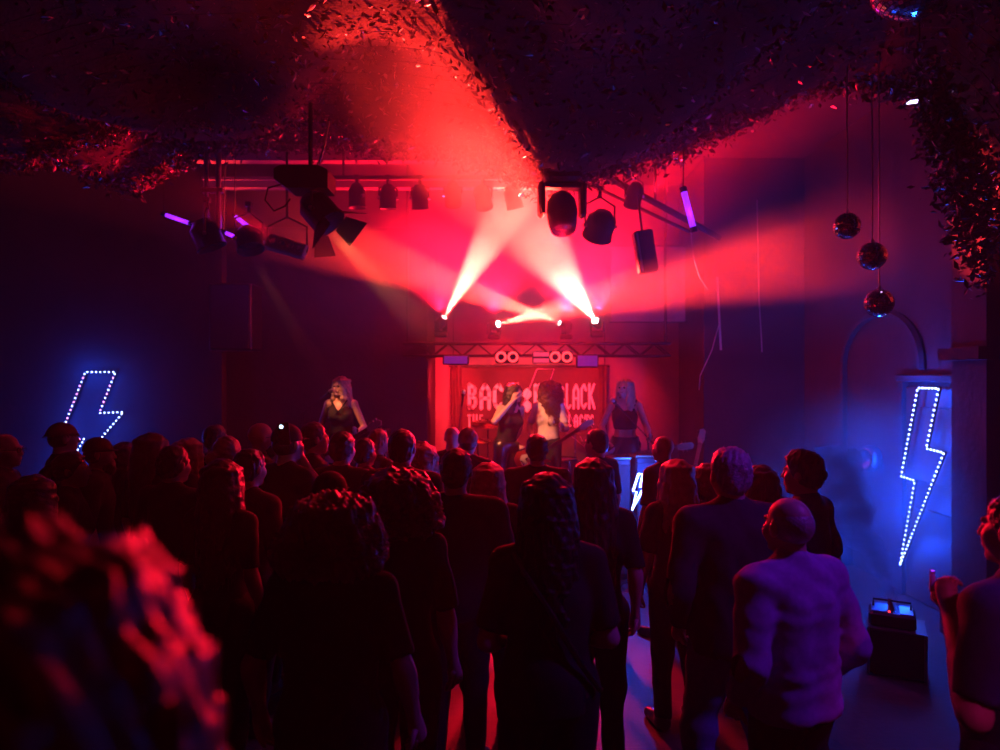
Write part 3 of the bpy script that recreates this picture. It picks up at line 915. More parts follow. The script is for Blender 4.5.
def make_person(label, loc, h=1.75, yaw=0.0, sex='m', build=1.0, hair=('short', 'dark'), top='black', legs='black', sleeve=.45, armR='down', armL='down', head=(0, 0, 0),
                skin=None, near=0, lean=(0, 0), beard=False, extra_cloth=None, group=None, eyes=False, hem=.86, hand_r=None, hand_l=None, shoe=True, tuck=False, curl=.45, crop=None, loose=0.0, collar=False, stance=.1, bust=None):
    """a standing figure facing local +Y with its feet at loc; sizes in metres of a 1.75 m adult, scaled by h/1.75"""
    s = h / 1.75
    S = lambda *p: tuple(q * s for q in p)
    t = thing('person', label, 'person', loc, yaw, group)
    skin = skin or SKIN
    fem = sex == 'f'
    sw = (.165 if fem else .19) * (.5 + .5 * build)
    hw = 1.0 if not fem else 1.04
    lx, ly = lean
    def ln(p):       # lean the upper body from the hips
        f_ = max(0, p[2] - .95)
        return (p[0] + lx * f_, p[1] + ly * f_, p[2])
    seed = int(abs(hash((round(loc[0], 2), round(loc[1], 2)))) % 9999)
    arms = []
    for sg, spec, hd in ((1, armR, hand_r), (-1, armL, hand_l)):
        el, wr = ARMS[spec] if isinstance(spec, str) else spec
        f_ = (sw / .19) if isinstance(spec, str) else 1
        sh = ln((sg * sw, -.01, 1.415))
        el = ln((sg * el[0] * f_, el[1], el[2])); wr = ln((sg * wr[0] * f_, wr[1], wr[2]))
        hdv = Vector(hd) if hd is not None else (Vector(wr) - Vector(el)).normalized() * .8 + Vector((0, .15, -.2))
        if hd is not None: hdv.x *= 1
        arms.append((sg, sh, el, wr, hdv.normalized()))
    base, hstep = ((.022, .013), (.018, .0105), (.014, .0075))[near]
    hc = Vector(ln((0, .015, 1.637)))
    Rh = Euler((R(head[1]), R(head[2]), R(head[0]))).to_matrix()
    H = lambda *p: tuple((hc + Rh @ Vector(p)) * s)
    Rm = [list(r_) for r_ in Rh]
    torso = [('ell', (0, .0, 1.27), (.158 * build * (sw / .19) ** .5, .108 * build, .2)), ('ell', (0, -.005, 1.08), (.138 * build * hw * (.92 if fem else 1), .1 * build, .16)),
             ('ell', (0, -.012, .94), (.158 * hw * (.4 + .6 * build), .112 * build, .13))]
    if not fem and build > 1.08:
        torso.append(('ell', (0, .045, 1.07), (.13 * build, .1 * build, .15)))
    if bust or (fem and bust is None):
        torso += [('ell', (sg * .075, .095, 1.26), (.06, .05, .06)) for sg in (-1, 1)]
    traps = [((0, -.015, 1.475), (sg * sw * .93, -.01, 1.42), .045, .062 if not fem else .05) for sg in (-1, 1)]
    ab = .92 if fem else 1.04 * build ** .5
    hipx = stance
    leg = []
    for sg in (-1, 1):
        leg.append(((sg * .085 * hw, -.005, .92), (sg * hipx, .015, .5), .087 * build, .056 * build ** .5))
        leg.append(((sg * hipx, .015, .5), (sg * (hipx + .01), -.025, .09), .056 * build ** .5, .036))
    def grid(prs, step, fines=((), (), ()), pad=.05):
        lo, hi = np.min([p for p in prs], 0) - pad, np.max([p for p in prs], 0) + pad
        return Field(*[axis(lo[i], hi[i], step * s, fines[i]) for i in range(3)])
    def do_torso(fl, inf, k=.05):
        for _, c, r_ in torso:
            c = ln(c)
            fl.ell(S(*c), tuple((q + inf) * s for q in r_), None, k * s)
        for a, b, ra, rb in traps:
            fl.cap(S(*ln(a)), S(*ln(b)), (ra + inf) * s, (rb + inf) * s, k * s)
    # ---------------- body
    allp = [S(*a[2]) for a in arms] + [S(*a[3]) for a in arms] + [S(-.2, -.17, 0.0), S(.2, .24, 1.5)] + [tuple((hc + Vector(q)) * s) for q in ((-.1, -.13, -.1), (.1, .14, .13))]
    c_ = hc * s
    fl = grid(allp, base, (((c_.x - .1, c_.x + .1, hstep),), ((c_.y - .13, c_.y + .15, hstep),), ((c_.z - .15, c_.z + .14, hstep),)), .07)
    do_torso(fl, 0)
    for a, b, ra, rb in leg:
        fl.cap(S(*a), S(*b), ra * s, rb * s, .03 * s)
    for sg in (-1, 1):
        fl.cap(S(sg * (hipx + .01), -.04, .05), S(sg * (hipx + .03), .14, .035), .036 * s, .03 * s, .03 * s)
    for sg, sh, el, wr, hd in arms:
        fl.cap(S(*sh), S(*el), .05 * ab * s, .04 * ab * s, .03 * s)
        fl.cap(S(*el), S(*wr), .042 * ab * s, .027 * ab * s, .015 * s)
        fl.cap(S(*lerp(el, wr, .15)), S(*lerp(el, wr, .45)), .044 * ab * s, .036 * ab * s, .02 * s)
        pm = Vector(wr) + hd * .055
        fl.cap(S(*wr), S(*(Vector(wr) + hd * .085)), .026 * s, .03 * s, .012 * s)
        fl.cap(S(*(Vector(wr) + hd * .03)), S(*(Vector(wr) + hd * .08)), .03 * s, .032 * s, .012 * s)
    fl.cap(S(*ln((0, -.02, 1.43))), H(0, -.02, -.05), (.058 if not fem else .048) * s, (.054 if not fem else .045) * s, .03 * s)
    fl.ell(H(0, -.015, .025), (.076 * s, .093 * s, .088 * s), Rm, .02 * s)
    jw = .06 if not fem else .054
    fl.ell(H(0, .03, -.045), (jw * s, .062 * s, .075 * s), Rm, .03 * s)
    fl.ell(H(0, .07, -.098), (.026 * s, .022 * s, .022 * s), Rm, .02 * s)
    for sg in (-1, 1):
        fl.ell(H(sg * .04, .058, -.03), (.025 * s, .026 * s, .03 * s), Rm, .02 * s)
        fl.ell(H(sg * .03, .1, .0), (.017 * s, .014 * s, .011 * s), Rm, .012 * s, True)
        fl.ell(H(sg * .08, -.008, -.008), (.011 * s, .021 * s, .033 * s), Rm, .008 * s)
    fl.cap(H(-.032, .082, .02), H(.032, .082, .02), .011 * s, .011 * s, .012 * s)
    fl.cap(H(0, .09, .012), H(0, .108, -.03), .009 * s, .013 * s, .012 * s)
    fl.cap(H(-.018, .087, -.062), H(.018, .087, -.062), .011 * s, .011 * s, .01 * s)
    V, Q = fl.surface()
    ex = MB()
    for sg, sh, el, wr, hd in arms:
        nrm = Vector((sg, 0, 0)) if abs(hd.x) < .8 else Vector((0, -1, 0))
        fingers(ex, Vector(wr) * s, hd, nrm, s, curl, sg)
    body = mesh_obj('body', V, Q, skin, t, ex)
    if eyes:
        for sg in (-1, 1):
            e = Vector(H(sg * .031, .082, .001))
            MB().lathe([(.0125 * s * math.cos(a), .0125 * s * math.sin(a)) for a in np.linspace(-1.57, 1.57, 7)], Matrix.Translation(e), 10).build('eye', M_eye, body, True)
        m_ = MB()
        m_.tube([H(-.02, .097, -.06), H(-.008, .103, -.058), H(.008, .103, -.058), H(.02, .097, -.06)], [.003 * s, .005 * s, .005 * s, .003 * s], 6)
        m_.build('mouth', M_lip, body, True)
    # ---------------- top
    if top:
        pr = [S(*ln((-sw - .08, -.18, hem - .03))), S(*ln((sw + .08, .2, 1.52)))]
        if sleeve > 0:
            for sg, sh, el, wr, hd in arms:
                pr.append(S(*el))
                if sleeve > .5: pr.append(S(*wr))
        fl = grid(pr, base * .9)
        do_torso(fl, .014 + loose, .05)
        if loose:
            for sg in (-1, 1):
                fl.cap(S(*ln((sg * .07, -.03, 1.36))), S(*ln((sg * .07, -.035, hem + .04))), .1 * build * s, .112 * build * s, .06 * s)
        if collar:
            fl.cap(S(*ln((0, -.018, 1.46))), S(*ln((0, -.01, 1.51))), .068 * s, .064 * s, .02 * s)
        lo_z = hem if not crop else crop
        if not tuck and not crop:
            fl.cap(S(0, -.012, .95), S(0, -.012, hem - .05), .12 * build * s, .13 * build * s, .08 * s)
        for sg, sh, el, wr, hd in arms:
            if sleeve <= 0:
                continue
            if sleeve <= .5:
                fl.cap(S(*sh), S(*lerp(sh, el, sleeve * 2)), .066 * ab * s, .06 * ab * s, .03 * s, cut=True)
            else:
                fl.cap(S(*sh), S(*el), .066 * ab * s + loose, .056 * ab * s + loose, .03 * s)
                fl.cap(S(*el), S(*lerp(el, wr, (sleeve - .5) * 2)), .056 * ab * s + loose, .04 * ab * s + loose * .5, .02 * s, cut=True)
        fl.plane((0, 0, -1), (0, 0, lo_z * s))
        if sleeve <= 0:                       # sleeveless: open at the shoulders
            for sg, sh, el, wr, hd in arms:
                fl.ell(S(*sh), (.075 * s,) * 3, None, .01, True)
            fl.ell(S(*ln((0, .08, 1.5))), (.1 * s, .13 * s, .14 * s), None, .01, True)
        fl.wrinkle(.006 if near and not loose else .004, 16 if not loose else 30, seed)
        V, Q = fl.surface()
        mesh_obj('shirt', V, Q, CL[top], t)
    # ---------------- legs
    if legs:
        pr = [S(-.26, -.17, .03), S(.26, .17, 1.04)]
        fl = grid(pr, base * 1.1)
        fl.ell(S(*torso[2][1]), tuple((q + .012) * s for q in torso[2][2]), None, .05 * s)
        for i, (a, b, ra, rb) in enumerate(leg):
            fl.cap(S(*a), S(*b), (ra + .016) * s, (rb + .02) * s, .03 * s)
        fl.plane((0, 0, 1), (0, 0, (1.02 if not tuck else 1.0) * s))
        fl.plane((0, 0, -1), (0, 0, .06 * s))
        fl.wrinkle(.006, 18, seed + 5)
        V, Q = fl.surface()
        mesh_obj('trousers', V, Q, CL[legs], t)
    if shoe:
        for sg in (-1, 1):
            x0 = sg * (hipx + .015)
            fl = grid([S(x0 - .06, -.12, -.01), S(x0 + .07, .2, .12)], .014)
            fl.cap(S(x0, -.05, .045), S(x0 + sg * .018, .14, .03), .05 * s, .042 * s, .03 * s)
            fl.cap(S(x0, -.03, .05), S(x0, -.03, .1), .045 * s, .045 * s, .03 * s)
            fl.plane((0, 0, -1), (0, 0, .0))
            V, Q = fl.surface()
            mesh_obj('shoe', V, Q, MATS['leather'], t)
    # ---------------- hair
    make_hair(t, hair, H, Rm, s, hstep, seed, near)
    if beard:
        fl = grid([H(-.08, -.02, -.2), H(.08, .13, .0)], .01, pad=.04)
        fl.ell(H(0, .05, -.085), (.058 * s, .058 * s, .062 * s), Rm, .02)
        fl.ell(H(0, .075, -.12), (.035 * s, .035 * s, .05 * s), Rm, .02)
        fl.wrinkle(.004, 90, seed)
        V, Q = fl.surface()
        mesh_obj('beard', V, Q, HR['dark'], t)
    return t, H, s

def make_hair(t, hair, H, Rm, s, hstep, seed, near):
    style, colr = hair[0], HR[hair[1]] if hair[1] in HR else None
    rnd = random.Random(seed)
    st_ = (.011, .009, .0075)[near]
    def fld(lo, hi):
        c = np.array([H(*q) for q in (lo, hi, (lo[0], hi[1], lo[2]), (hi[0], lo[1], hi[2]), (lo[0], lo[1], hi[2]), (hi[0], hi[1], lo[2]))])
        a, b = c.min(0) - .02, c.max(0) + .02
        return Field(*[axis(a[i], b[i], st_) for i in range(3)])
    def facecut(fl, y0=.05, slope=.55):
        n = Vector((0, 1, -slope)).normalized()
        nw = [sum(Rm[i][j] * n[j] for j in range(3)) for i in range(3)]
        fl.plane(nw, H(0, y0, .03))
    if style == 'bald':
        return
    if style == 'stubble':          # horseshoe of clipped hair
        fl = fld((-.1, -.13, -.08), (.1, .1, .14))
        fl.ell(H(0, -.02, .01), (.081 * s, .097 * s, .085 * s), Rm, .01)
        fl.ell(H(0, .03, .14), (.1 * s, .12 * s, .1 * s), Rm, .01, True)
        facecut(fl, .0, 0.1)
        V, Q = fl.surface(); mesh_obj('hair', V, Q, colr, t); return
    if style in ('short', 'tousled'):
        fl = fld((-.11, -.14, -.1), (.11, .13, .16))
        fl.ell(H(0, -.018, .03), (.086 * s, .102 * s, .097 * s), Rm, .02)
        fl.ell(H(0, -.05, -.03), (.07 * s, .066 * s, .06 * s), Rm, .03)
        if style == 'tousled':
            fl.ell(H(0, .02, .07), (.07 * s, .075 * s, .05 * s), Rm, .03)
            fl.wrinkle(.005, 60, seed)
        fl.wrinkle(.005, 120, seed + 1)
        facecut(fl)
        V, Q = fl.surface(); mesh_obj('hair', V, Q, colr, t); return
    if style in ('cap', 'beanie', 'bucket'):
        # clipped hair below the hat, then the hat
        fl = fld((-.1, -.13, -.1), (.1, .1, .06))
        fl.ell(H(0, -.02, .0), (.082 * s, .098 * s, .085 * s), Rm, .02)
        facecut(fl, .02, .1)
        V, Q = fl.surface(); mesh_obj('hair', V, Q, colr, t)
        hm = CL[hair[2]]
        fl = fld((-.16, -.17, -.02), (.16, .24, .18))
        up = [Rm[i][2] for i in range(3)]
        if style == 'beanie':
            fl.ell(H(0, -.02, .035), (.094 * s, .11 * s, .11 * s), Rm, .02)
            fl.plane([-u for u in up], H(0, 0, .0))
            fl.wrinkle(.004, 90, seed)
        elif style == 'cap':
            fl.ell(H(0, -.018, .035), (.09 * s, .106 * s, .1 * s), Rm, .02)
            fl.plane([-u for u in up], H(0, 0, .022))
            for k in range(9):
                a = (k - 4) * .17
                fl.cap(H(math.sin(a) * .07, .06, .03), H(math.sin(a) * .075, .1 + .055 * math.cos(a * 1.3), .022), .007 * s, .005 * s, .006)
        else:
            fl.ell(H(0, -.018, .03), (.096 * s, .112 * s, .105 * s), Rm, .02)
            fl.plane([-u for u in up], H(0, 0, .03))
            for k in range(28):
                a = k * 2 * math.pi / 28
                fl.cap(H(math.sin(a) * .088, -.018 + math.cos(a) * .104, .045), H(math.sin(a) * .118, -.018 + math.cos(a) * .134, .012), .007 * s, .006 * s, .01)
        V, Q = fl.surface(); mesh_obj('hat', V, Q, hm, t)
        return
    # longer hair: locks running from the crown over the skull
    L = {'long': .42, 'vlong': .6, 'bob': .17, 'curly': .3, 'shoulder': .3, 'pony': .0, 'bigcurly': .34, 'mop': .02}[style]
    wide = {'long': 1.0, 'vlong': 1.0, 'bob': 1.08, 'curly': 1.35, 'shoulder': 1.05, 'pony': 1.0, 'bigcurly': 1.5, 'mop': 1.62}[style]
    cur = style in ('curly', 'bigcurly', 'mop')
    m = .12 * wide + .06
    fl = fld((-m, -m - .06, -L - .16), (m, m, .17))
    fl.ell(H(0, -.018, .03), (.088 * s, .104 * s, .1 * s), Rm, .02)
    facecut(fl, .05, .5)
    if style == 'pony':
        fl.ell(H(0, -.05, -.02), (.07 * s, .06 * s, .06 * s), Rm, .03)
        fl.cap(H(0, -.1, .03), H(0, -.16, -.02), .03 * s, .035 * s, .02)
        fl.cap(H(0, -.16, -.02), H(.01, -.15, -.2), .035 * s, .012 * s, .02)
        fl.wrinkle(.005, 90, seed)
        V, Q = fl.surface(); mesh_obj('hair', V, Q, colr, t); return
    nl = 22
    ex = MB()
    def path(a, j=1.0, out=0.0):
        sa, ca = math.sin(a), -math.cos(a)
        w = wide * (1 + out)
        z1 = -.02 - .02 * rnd.random()
        flare = .012 * rnd.random()
        pts = [(sa * .03, ca * .04 - .01, .104 + out * .05), (sa * .082 * (1 + (w - 1) * .6), -.018 + ca * .1 * (1 + (w - 1) * .6), .065), (sa * .094 * w, -.02 + ca * .108 * w, z1),
               (sa * (.098 * w + flare), -.025 + ca * (.1 * w + flare), -.1 - .12 * L)]
        if L > .2:
            pts.append((sa * (.1 * w + flare) + rnd.uniform(-.012, .012), -.045 + min(ca, .3) * (.085 * w), -.1 - L * (.5 + .1 * rnd.random())))
        pts.append((sa * (.085 * w + flare) + rnd.uniform(-.02, .02), -.055 + min(ca, .25) * .075 * w, -.1 - L * (.88 + .16 * rnd.random())))
        return pts
    amax = R(138)
    for i in range(nl):
        a = -amax + 2 * amax * i / (nl - 1) + rnd.uniform(-.05, .05)
        pp = path(a)
        r0 = .02 * (1.35 if cur else 1)
        rr = [r0 * .8, r0, r0 * 1.1, r0 * 1.15, r0, r0 * .5]
        for q in range(len(pp) - 1):
            fl.cap(H(*pp[q]), H(*pp[q + 1]), rr[q] * s, rr[min(q + 1, 5)] * s, .012)
    fl.wrinkle(.011 if cur else .004, 75 if cur else 80, seed)
    V, Q = fl.surface()
    # loose strands over the locks
    ns = ((60, 140, 260), (0, 600, 1100))[cur][near]
    for i in range(ns):
        a = rnd.uniform(-amax, amax)
        pp = [Vector(q) for q in path(a, out=rnd.uniform(.1, .24) if cur else rnd.uniform(.12, .22))]
        k0 = rnd.random() * .75 if cur else 0
        k1 = min(1, k0 + rnd.uniform(.12, .3)) if cur else rnd.uniform(.8, 1.0)
        nn = 9 if cur else 7
        pts = []
        ph, tw, am = rnd.random() * 6, rnd.uniform(14, 24), rnd.uniform(.008, .016)
        for j in range(nn):
            u = (k0 + (k1 - k0) * j / (nn - 1)) * (len(pp) - 1)
            i0 = min(int(u), len(pp) - 2)
            p = pp[i0].lerp(pp[i0 + 1], u - i0)
            if cur:
                p = p + Vector((math.cos(ph + tw * j / nn), math.sin(ph + tw * j / nn), .4 * math.sin(ph * 2 + tw * j / nn))) * am
            pts.append(H(*p))
        rad = (.0021 if cur else .0018) * s
        ex.tube(pts, [rad] * (nn - 1) + [rad * .3], 3, False)
    mesh_obj('hair', V, Q, colr, t, ex)

def glasses(t, H, s):
    mb = MB()
    for sg in (-1, 1):
        c = [H(sg * (.032 + .022 * math.cos(a)), .104, .0 + .017 * math.sin(a)) for a in np.linspace(0, 2 * math.pi, 13)]
        mb.tube(c, .0025 * s, 4)
        mb.tube([H(sg * .054, .103, .004), H(sg * .078, .05, .006), H(sg * .084, -.01, .0)], .0025 * s, 4)
    mb.tube([H(-.01, .105, .002), H(0, .108, .004), H(.01, .105, .002)], .0025 * s, 4)
    mb.build('glasses', M_black, t)

for d_ in DRIFTS:
    smoke_drift(*d_)

# ------------------------------------------------------------------ the audience
AUD = 'people in the audience'
def crowd(px, py, Y, label, turn=0, hat=.02, ground=0.0, **kw):
    top = P(px, py, Y)
    h = (top.z - ground - hat)
    yaw = -math.atan2(.3 - top.x, 9.2 - Y) + R(turn)
    near = 2 if Y < 3.0 else (1 if Y < 4.5 else 0)
    kw.setdefault('near', near)
    return make_person(label, (top.x, Y, ground), h, yaw, group=AUD, **kw)

PEOPLE = [
 (4, 434, 4.9, 'bald man in glasses and dark shirt at the far unlit wall', dict(hair=('bald', ''), top='charcoal', head=(-20, 0, 0), turn=-25, specs=1, hat=0)),
 (62, 421, 5.65, 'man in a dark bucket hat below the pink and blue bolt', dict(hair=('bucket', 'dark', 'wine'), top='black', hat=.03)),
 (70, 450, 4.5, 'dark haired woman turned sideways, cheek lit red, below the bucket hat man', dict(sex='f', hair=('pony', 'black'), top='charcoal', turn=-30, head=(-10, 0, 0))),
 (98, 437, 5.2, 'bearded man in a baseball cap turned towards the stage', dict(hair=('cap', 'dark', 'wine'), top='black', turn=-30, beard=True)),
 (34, 474, 3.7, 'woman with shoulder length hair below the bald man in glasses', dict(sex='f', hair=('shoulder', 'dark'), top='black', turn=-10)),
 (124, 441, 5.85, 'long haired person edged with blue beside the capped bearded man', dict(sex='f', hair=('long', 'black'), top='black')),
 (151, 432, 4.8, 'woman with long straight hair edged in purple', dict(sex='f', hair=('long', 'brown'), top='black')),
 (188, 437, 5.4, 'woman with tousled fair hair lit red behind a dark haired man', dict(sex='f', hair=('shoulder', 'red'), top='wine', turn=-15)),
 (173, 444, 4.35, 'dark haired man in black in front of the tousled fair hair', dict(hair=('short', 'black'), top='black', build=1.08)),
 (215, 424, 5.95, 'tall man with short dark hair and a red lit ear', dict(hair=('short', 'black'), top='black', hat=.015)),
 (227, 435, 5.0, 'woman with reddish ponytail behind the long haired woman', dict(sex='f', hair=('pony', 'red'), top='wine')),
 (222, 458, 3.8, 'woman with long fair hair spread over her shoulders', dict(sex='f', hair=('vlong', 'brown'), top='black')),
 (260, 423, 5.55, 'bald man in glasses and a dark jacket turned sideways', dict(hair=('bald', ''), top='black', turn=-25, specs=1, hat=0, beard=True, sleeve=.98)),
 (249, 447, 4.25, 'man with cropped dark hair in front of the bald man in glasses', dict(hair=('short', 'black'), top='charcoal', turn=-8)),
 (287, 423, 4.7, 'man in a dark cap holding up a glowing phone', dict(hair=('cap', 'dark', 'black'), top='black', turn=-12, armR=((.2, .12, 1.3), (.0, .1, 1.56)), armL='down', hat=.025)),
 (313, 421, 5.4, 'short haired man in profile beside the phone holder', dict(hair=('short', 'dark'), top='charcoal', turn=-35)),
 (342, 430, 5.0, 'short haired man directly below the blonde singing guitarist', dict(hair=('short', 'dark'), top='charcoal')),
 (364, 437, 5.55, 'dark haired man before the guitar amplifier, next to a ginger man', dict(hair=('short', 'dark'), top='wine', turn=-10)),
 (378, 428, 6.4, 'ginger man with cropped hair before the guitar amplifier', dict(hair=('short', 'red'), top='charcoal', turn=-25)),
 (330, 470, 3.5, 'man in a dark cap partly hidden by the big curly hair', dict(hair=('cap', 'dark', 'black'), top='wine', hat=.025)),
 (332, 487, 2.5, 'woman with big curly hair and black T-shirt, bare arms hanging down', dict(sex='f', hair=('mop', 'red'), top='black', hat=.035, turn=4, armR='out', armL='out', build=1.18, sleeve=.42)),
 (402, 428, 4.6, 'man with short dark hair before the red lit wall', dict(hair=('short', 'black'), top='black', build=1.1)),
 (398, 464, 3.05, 'person with short curly hair edged in red', dict(sex='f', hair=('mop', 'auburn'), top='black', hat=.035)),
 (421, 440, 5.9, 'woman with wavy reddish hair before the red wall', dict(sex='f', hair=('curly', 'red'), top='charcoal', hat=.035)),
 (452, 427, 6.7, 'bald man in black before the microphone stand', dict(hair=('bald', ''), top='black', hat=0)),
 (468, 427, 6.3, 'man in a knitted beanie below the word THE', dict(hair=('beanie', 'dark', 'tan'), top='black', hat=.035)),
 (456, 447, 3.8, 'broad shouldered man in a black T-shirt with cropped hair', dict(hair=('short', 'auburn'), top='black', build=1.22)),
 (488, 461, 4.4, 'woman with straight blonde hair edged in violet', dict(sex='f', hair=('shoulder', 'blond'), top='black')),
 (547, 472, 2.75, 'woman with very long dark hair and a shoulder bag strap', dict(sex='f', hair=('vlong', 'black'), top='black', turn=6, armR='front', armL='front', build=1.15, sleeve=.42, strap=1)),
 (537, 433, 5.3, 'man with cropped reddish hair below the curly haired guitarist', dict(hair=('short', 'auburn'), top='charcoal', build=1.1)),
 (594, 457, 3.7, 'woman with long brown hair beside the shoulder bag woman', dict(sex='f', hair=('vlong', 'dark'), top='black')),
 (597, 428, 5.9, 'man in glasses and dark shirt looking towards the curly guitarist', dict(hair=('short', 'dark'), top='black', turn=38, specs=1)),
 (664, 436, 5.8, 'bald man edged in blue beside the lit loudspeaker', dict(hair=('bald', ''), top='navy', turn=20, hat=0)),
 (677, 458, 4.3, 'woman with smooth blonde hair near the lit loudspeaker', dict(sex='f', hair=('shoulder', 'blond'), top='charcoal')),
 (707, 462, 5.7, 'dark haired person half hidden by the grey haired man', dict(sex='f', hair=('bob', 'auburn'), top='black')),
 (731, 445, 3.25, 'broad grey haired man in a dark collared shirt and jeans', dict(hair=('short', 'grey'), top='charcoal', legs='denim', build=1.04, sleeve=.97, loose=.004, collar=True, armR='pocket', armL='pocket', stance=.15)),
 (762, 464, 4.5, 'woman with a fair bob edged in blue', dict(sex='f', hair=('bob', 'brown'), top='black')),
 (805, 449, 3.8, 'tall dark haired man in a navy T-shirt looking sideways', dict(hair=('tousled', 'dark'), top='navy', turn=30, armR='front', armL='front')),
 (790, 498, 2.7, 'balding man in a mauve long sleeved shirt', dict(hair=('stubble', 'grey'), top='mauve', legs='black', build=1.0, sleeve=.97, collar=True, turn=16, armR='pocket', armL='pocket', hat=0, tuck=True, hem=.9, loose=.008)),
 (1022, 489, 2.25, 'man in a navy T-shirt holding a slim lighter beside the smoke machine', dict(hair=('short', 'dark'), top='navy', legs='navy', build=1.2, turn=15, armL=((.29, -.02, 1.12), (.1, .16, 1.34)), armR='down', sleeve=.44, curl=.8, hand_l=(.1, .3, .9))),
]
FIG = {}
for px, py, Y, lab, kw in PEOPLE:
    kw = dict(kw)
    specs, strap = kw.pop('specs', 0), kw.pop('strap', 0)
    t, H, s = crowd(px, py, Y, lab, **kw)
    FIG[lab] = (t, H, s)
    if specs:
        glasses(t, H, s)
    if strap:
        pts = [(-.14, -.06, 1.47), (-.1, -.125, 1.4), (.0, -.15, 1.25), (.1, -.15, 1.08), (.19, -.1, .95)]
        MB().tube([Vector(p) * s for p in pts], .012, 6).build('bag_strap', MATS['leather'], t)
# the head close to the camera, standing on the riser
crowd(-24, 498, .55, 'person with a big mop of curly hair on the riser', hat=.04, ground=.4, sex='f', hair=('mop', 'brown'), top='black', near=0)

# phones
def phone(loc, rot, label, lit, flash=True):
    t = thing('phone', label, 'phone', loc)
    M = rot.to_matrix().to_4x4()
    MB().box((0, 0, 0), (.074, .009, .15), M, bev=.004).build('case', M_black, t)
    MB().box((0, -.005, 0), (.068, .002, .142), M).build('screen', mat('phone_screen', (.1, .12, .15), .1, emit=(.25, .6, 1.0), es=lit), t)
    if flash: MB().lathe([(0, .003), (.012, .002), (.013, 0), (0, 0)], M @ Matrix.Translation((.012, .005, .05)) @ Matrix.Rotation(R(-90), 4, 'X'), 10).build('flash_light', mat('phone_flash', (.8, .9, 1), .3, emit=(.5, .8, 1.0), es=4), t)
phone(P(284, 434, 4.52), Euler((R(-8), R(4), R(186))), 'small phone held up by the man in a cap', .25)
t, H, s = FIG['man in a navy T-shirt holding a slim lighter beside the smoke machine']
lt = thing('slim_lighter', 'slim pale lighter held by the man beside the smoke machine', 'lighter', parent_world(t) @ (Vector((-.1, .225, 1.425)) * s))
MB().box((0, 0, 0), (.018, .012, .06), bev=.003).build('case', mat('pale_case', (.6, .5, .6), .35), lt)
MB().box((0, 0, .036), (.016, .011, .014), bev=.002).build('cap', M_steel, lt)

# ================================================================== the band
ST = .44
BAND = 'musicians on the stage'
def player(px, py, Y, h, label, yaw, **kw):
    p = P(px, py, Y)
    return make_person(label, (p.x, Y, ST), h, yaw, group=BAND, near=2, eyes=True, skin=SKIN2, **kw)

g1, H1, s1 = player(341, 380, 8.45, 1.68, 'blonde singer in a black strappy top playing a pale guitar', R(180), sex='f', hair=('long', 'blond'), top='black', legs='black', sleeve=0, crop=None,
       armR=((.27, -.03, 1.12), (.17, .16, .93)), armL=((.3, .02, 1.12), (.22, .24, 1.06)), head=(-28, 0, 0), hem=.9, hand_l=(-.2, .4, .3), hand_r=(-.5, .3, -.5))
MB().tube([Vector(q) * s1 for q in ((-.1, .1, 1.47), (-.03, .145, 1.36), (.05, .15, 1.28))], .008, 5).tube([Vector(q) * s1 for q in ((.1, .1, 1.47), (.03, .145, 1.36), (-.05, .15, 1.28))], .008, 5).build('cross_strap', CL['black'], g1)
g2, H2, s2 = player(506, 397, 8.55, 1.60, 'singer in a black corset and leather trousers, hand raised to her brow', R(-150), sex='f', hair=('vlong', 'black'), top='black', legs='leather', sleeve=0,
       armR=((.29, .1, 1.27), (.1, .17, 1.53)), armL=((.28, -.16, 1.15), (.26, -.2, .95)), head=(38, -6, 0), hem=.98, lean=(-.12, .1), hand_r=(-.3, .1, .8), crop=.98)
g3, H3, s3 = player(548, 392, 8.75, 1.62, 'guitarist with huge red curls in a white T-shirt', R(155), sex='f', hair=('bigcurly', 'auburn'), top='white', legs='black', sleeve=.38,
       armR=((.28, -.02, 1.14), (.16, .18, .97)), armL=((.28, .05, 1.14), (.3, .27, 1.13)), head=(-62, 2, 0), hem=.98, hand_l=(-.2, .4, .4), hand_r=(-.5, .3, -.4))
g4, H4, s4 = player(625, 389, 8.4, 1.66, 'bass player with long pale hair in a black crop top and skirt', R(165), sex='f', hair=('vlong', 'blond'), top='black', legs='black', sleeve=0,
       armR=((.3, -.02, 1.14), (.2, .18, .95)), armL=((.28, .05, 1.13), (.3, .24, 1.02)), head=(-22, 4, 0), crop=1.12, hand_l=(-.2, .4, .2), hand_r=(-.5, .3, -.4))
MB().lathe([(.17, 1.03), (.185, .95), (.22, .72), (.215, .72), (.165, 1.02)], Matrix.Scale(s4, 4), 24).build('skirt', MATS['leather'], g4, True)

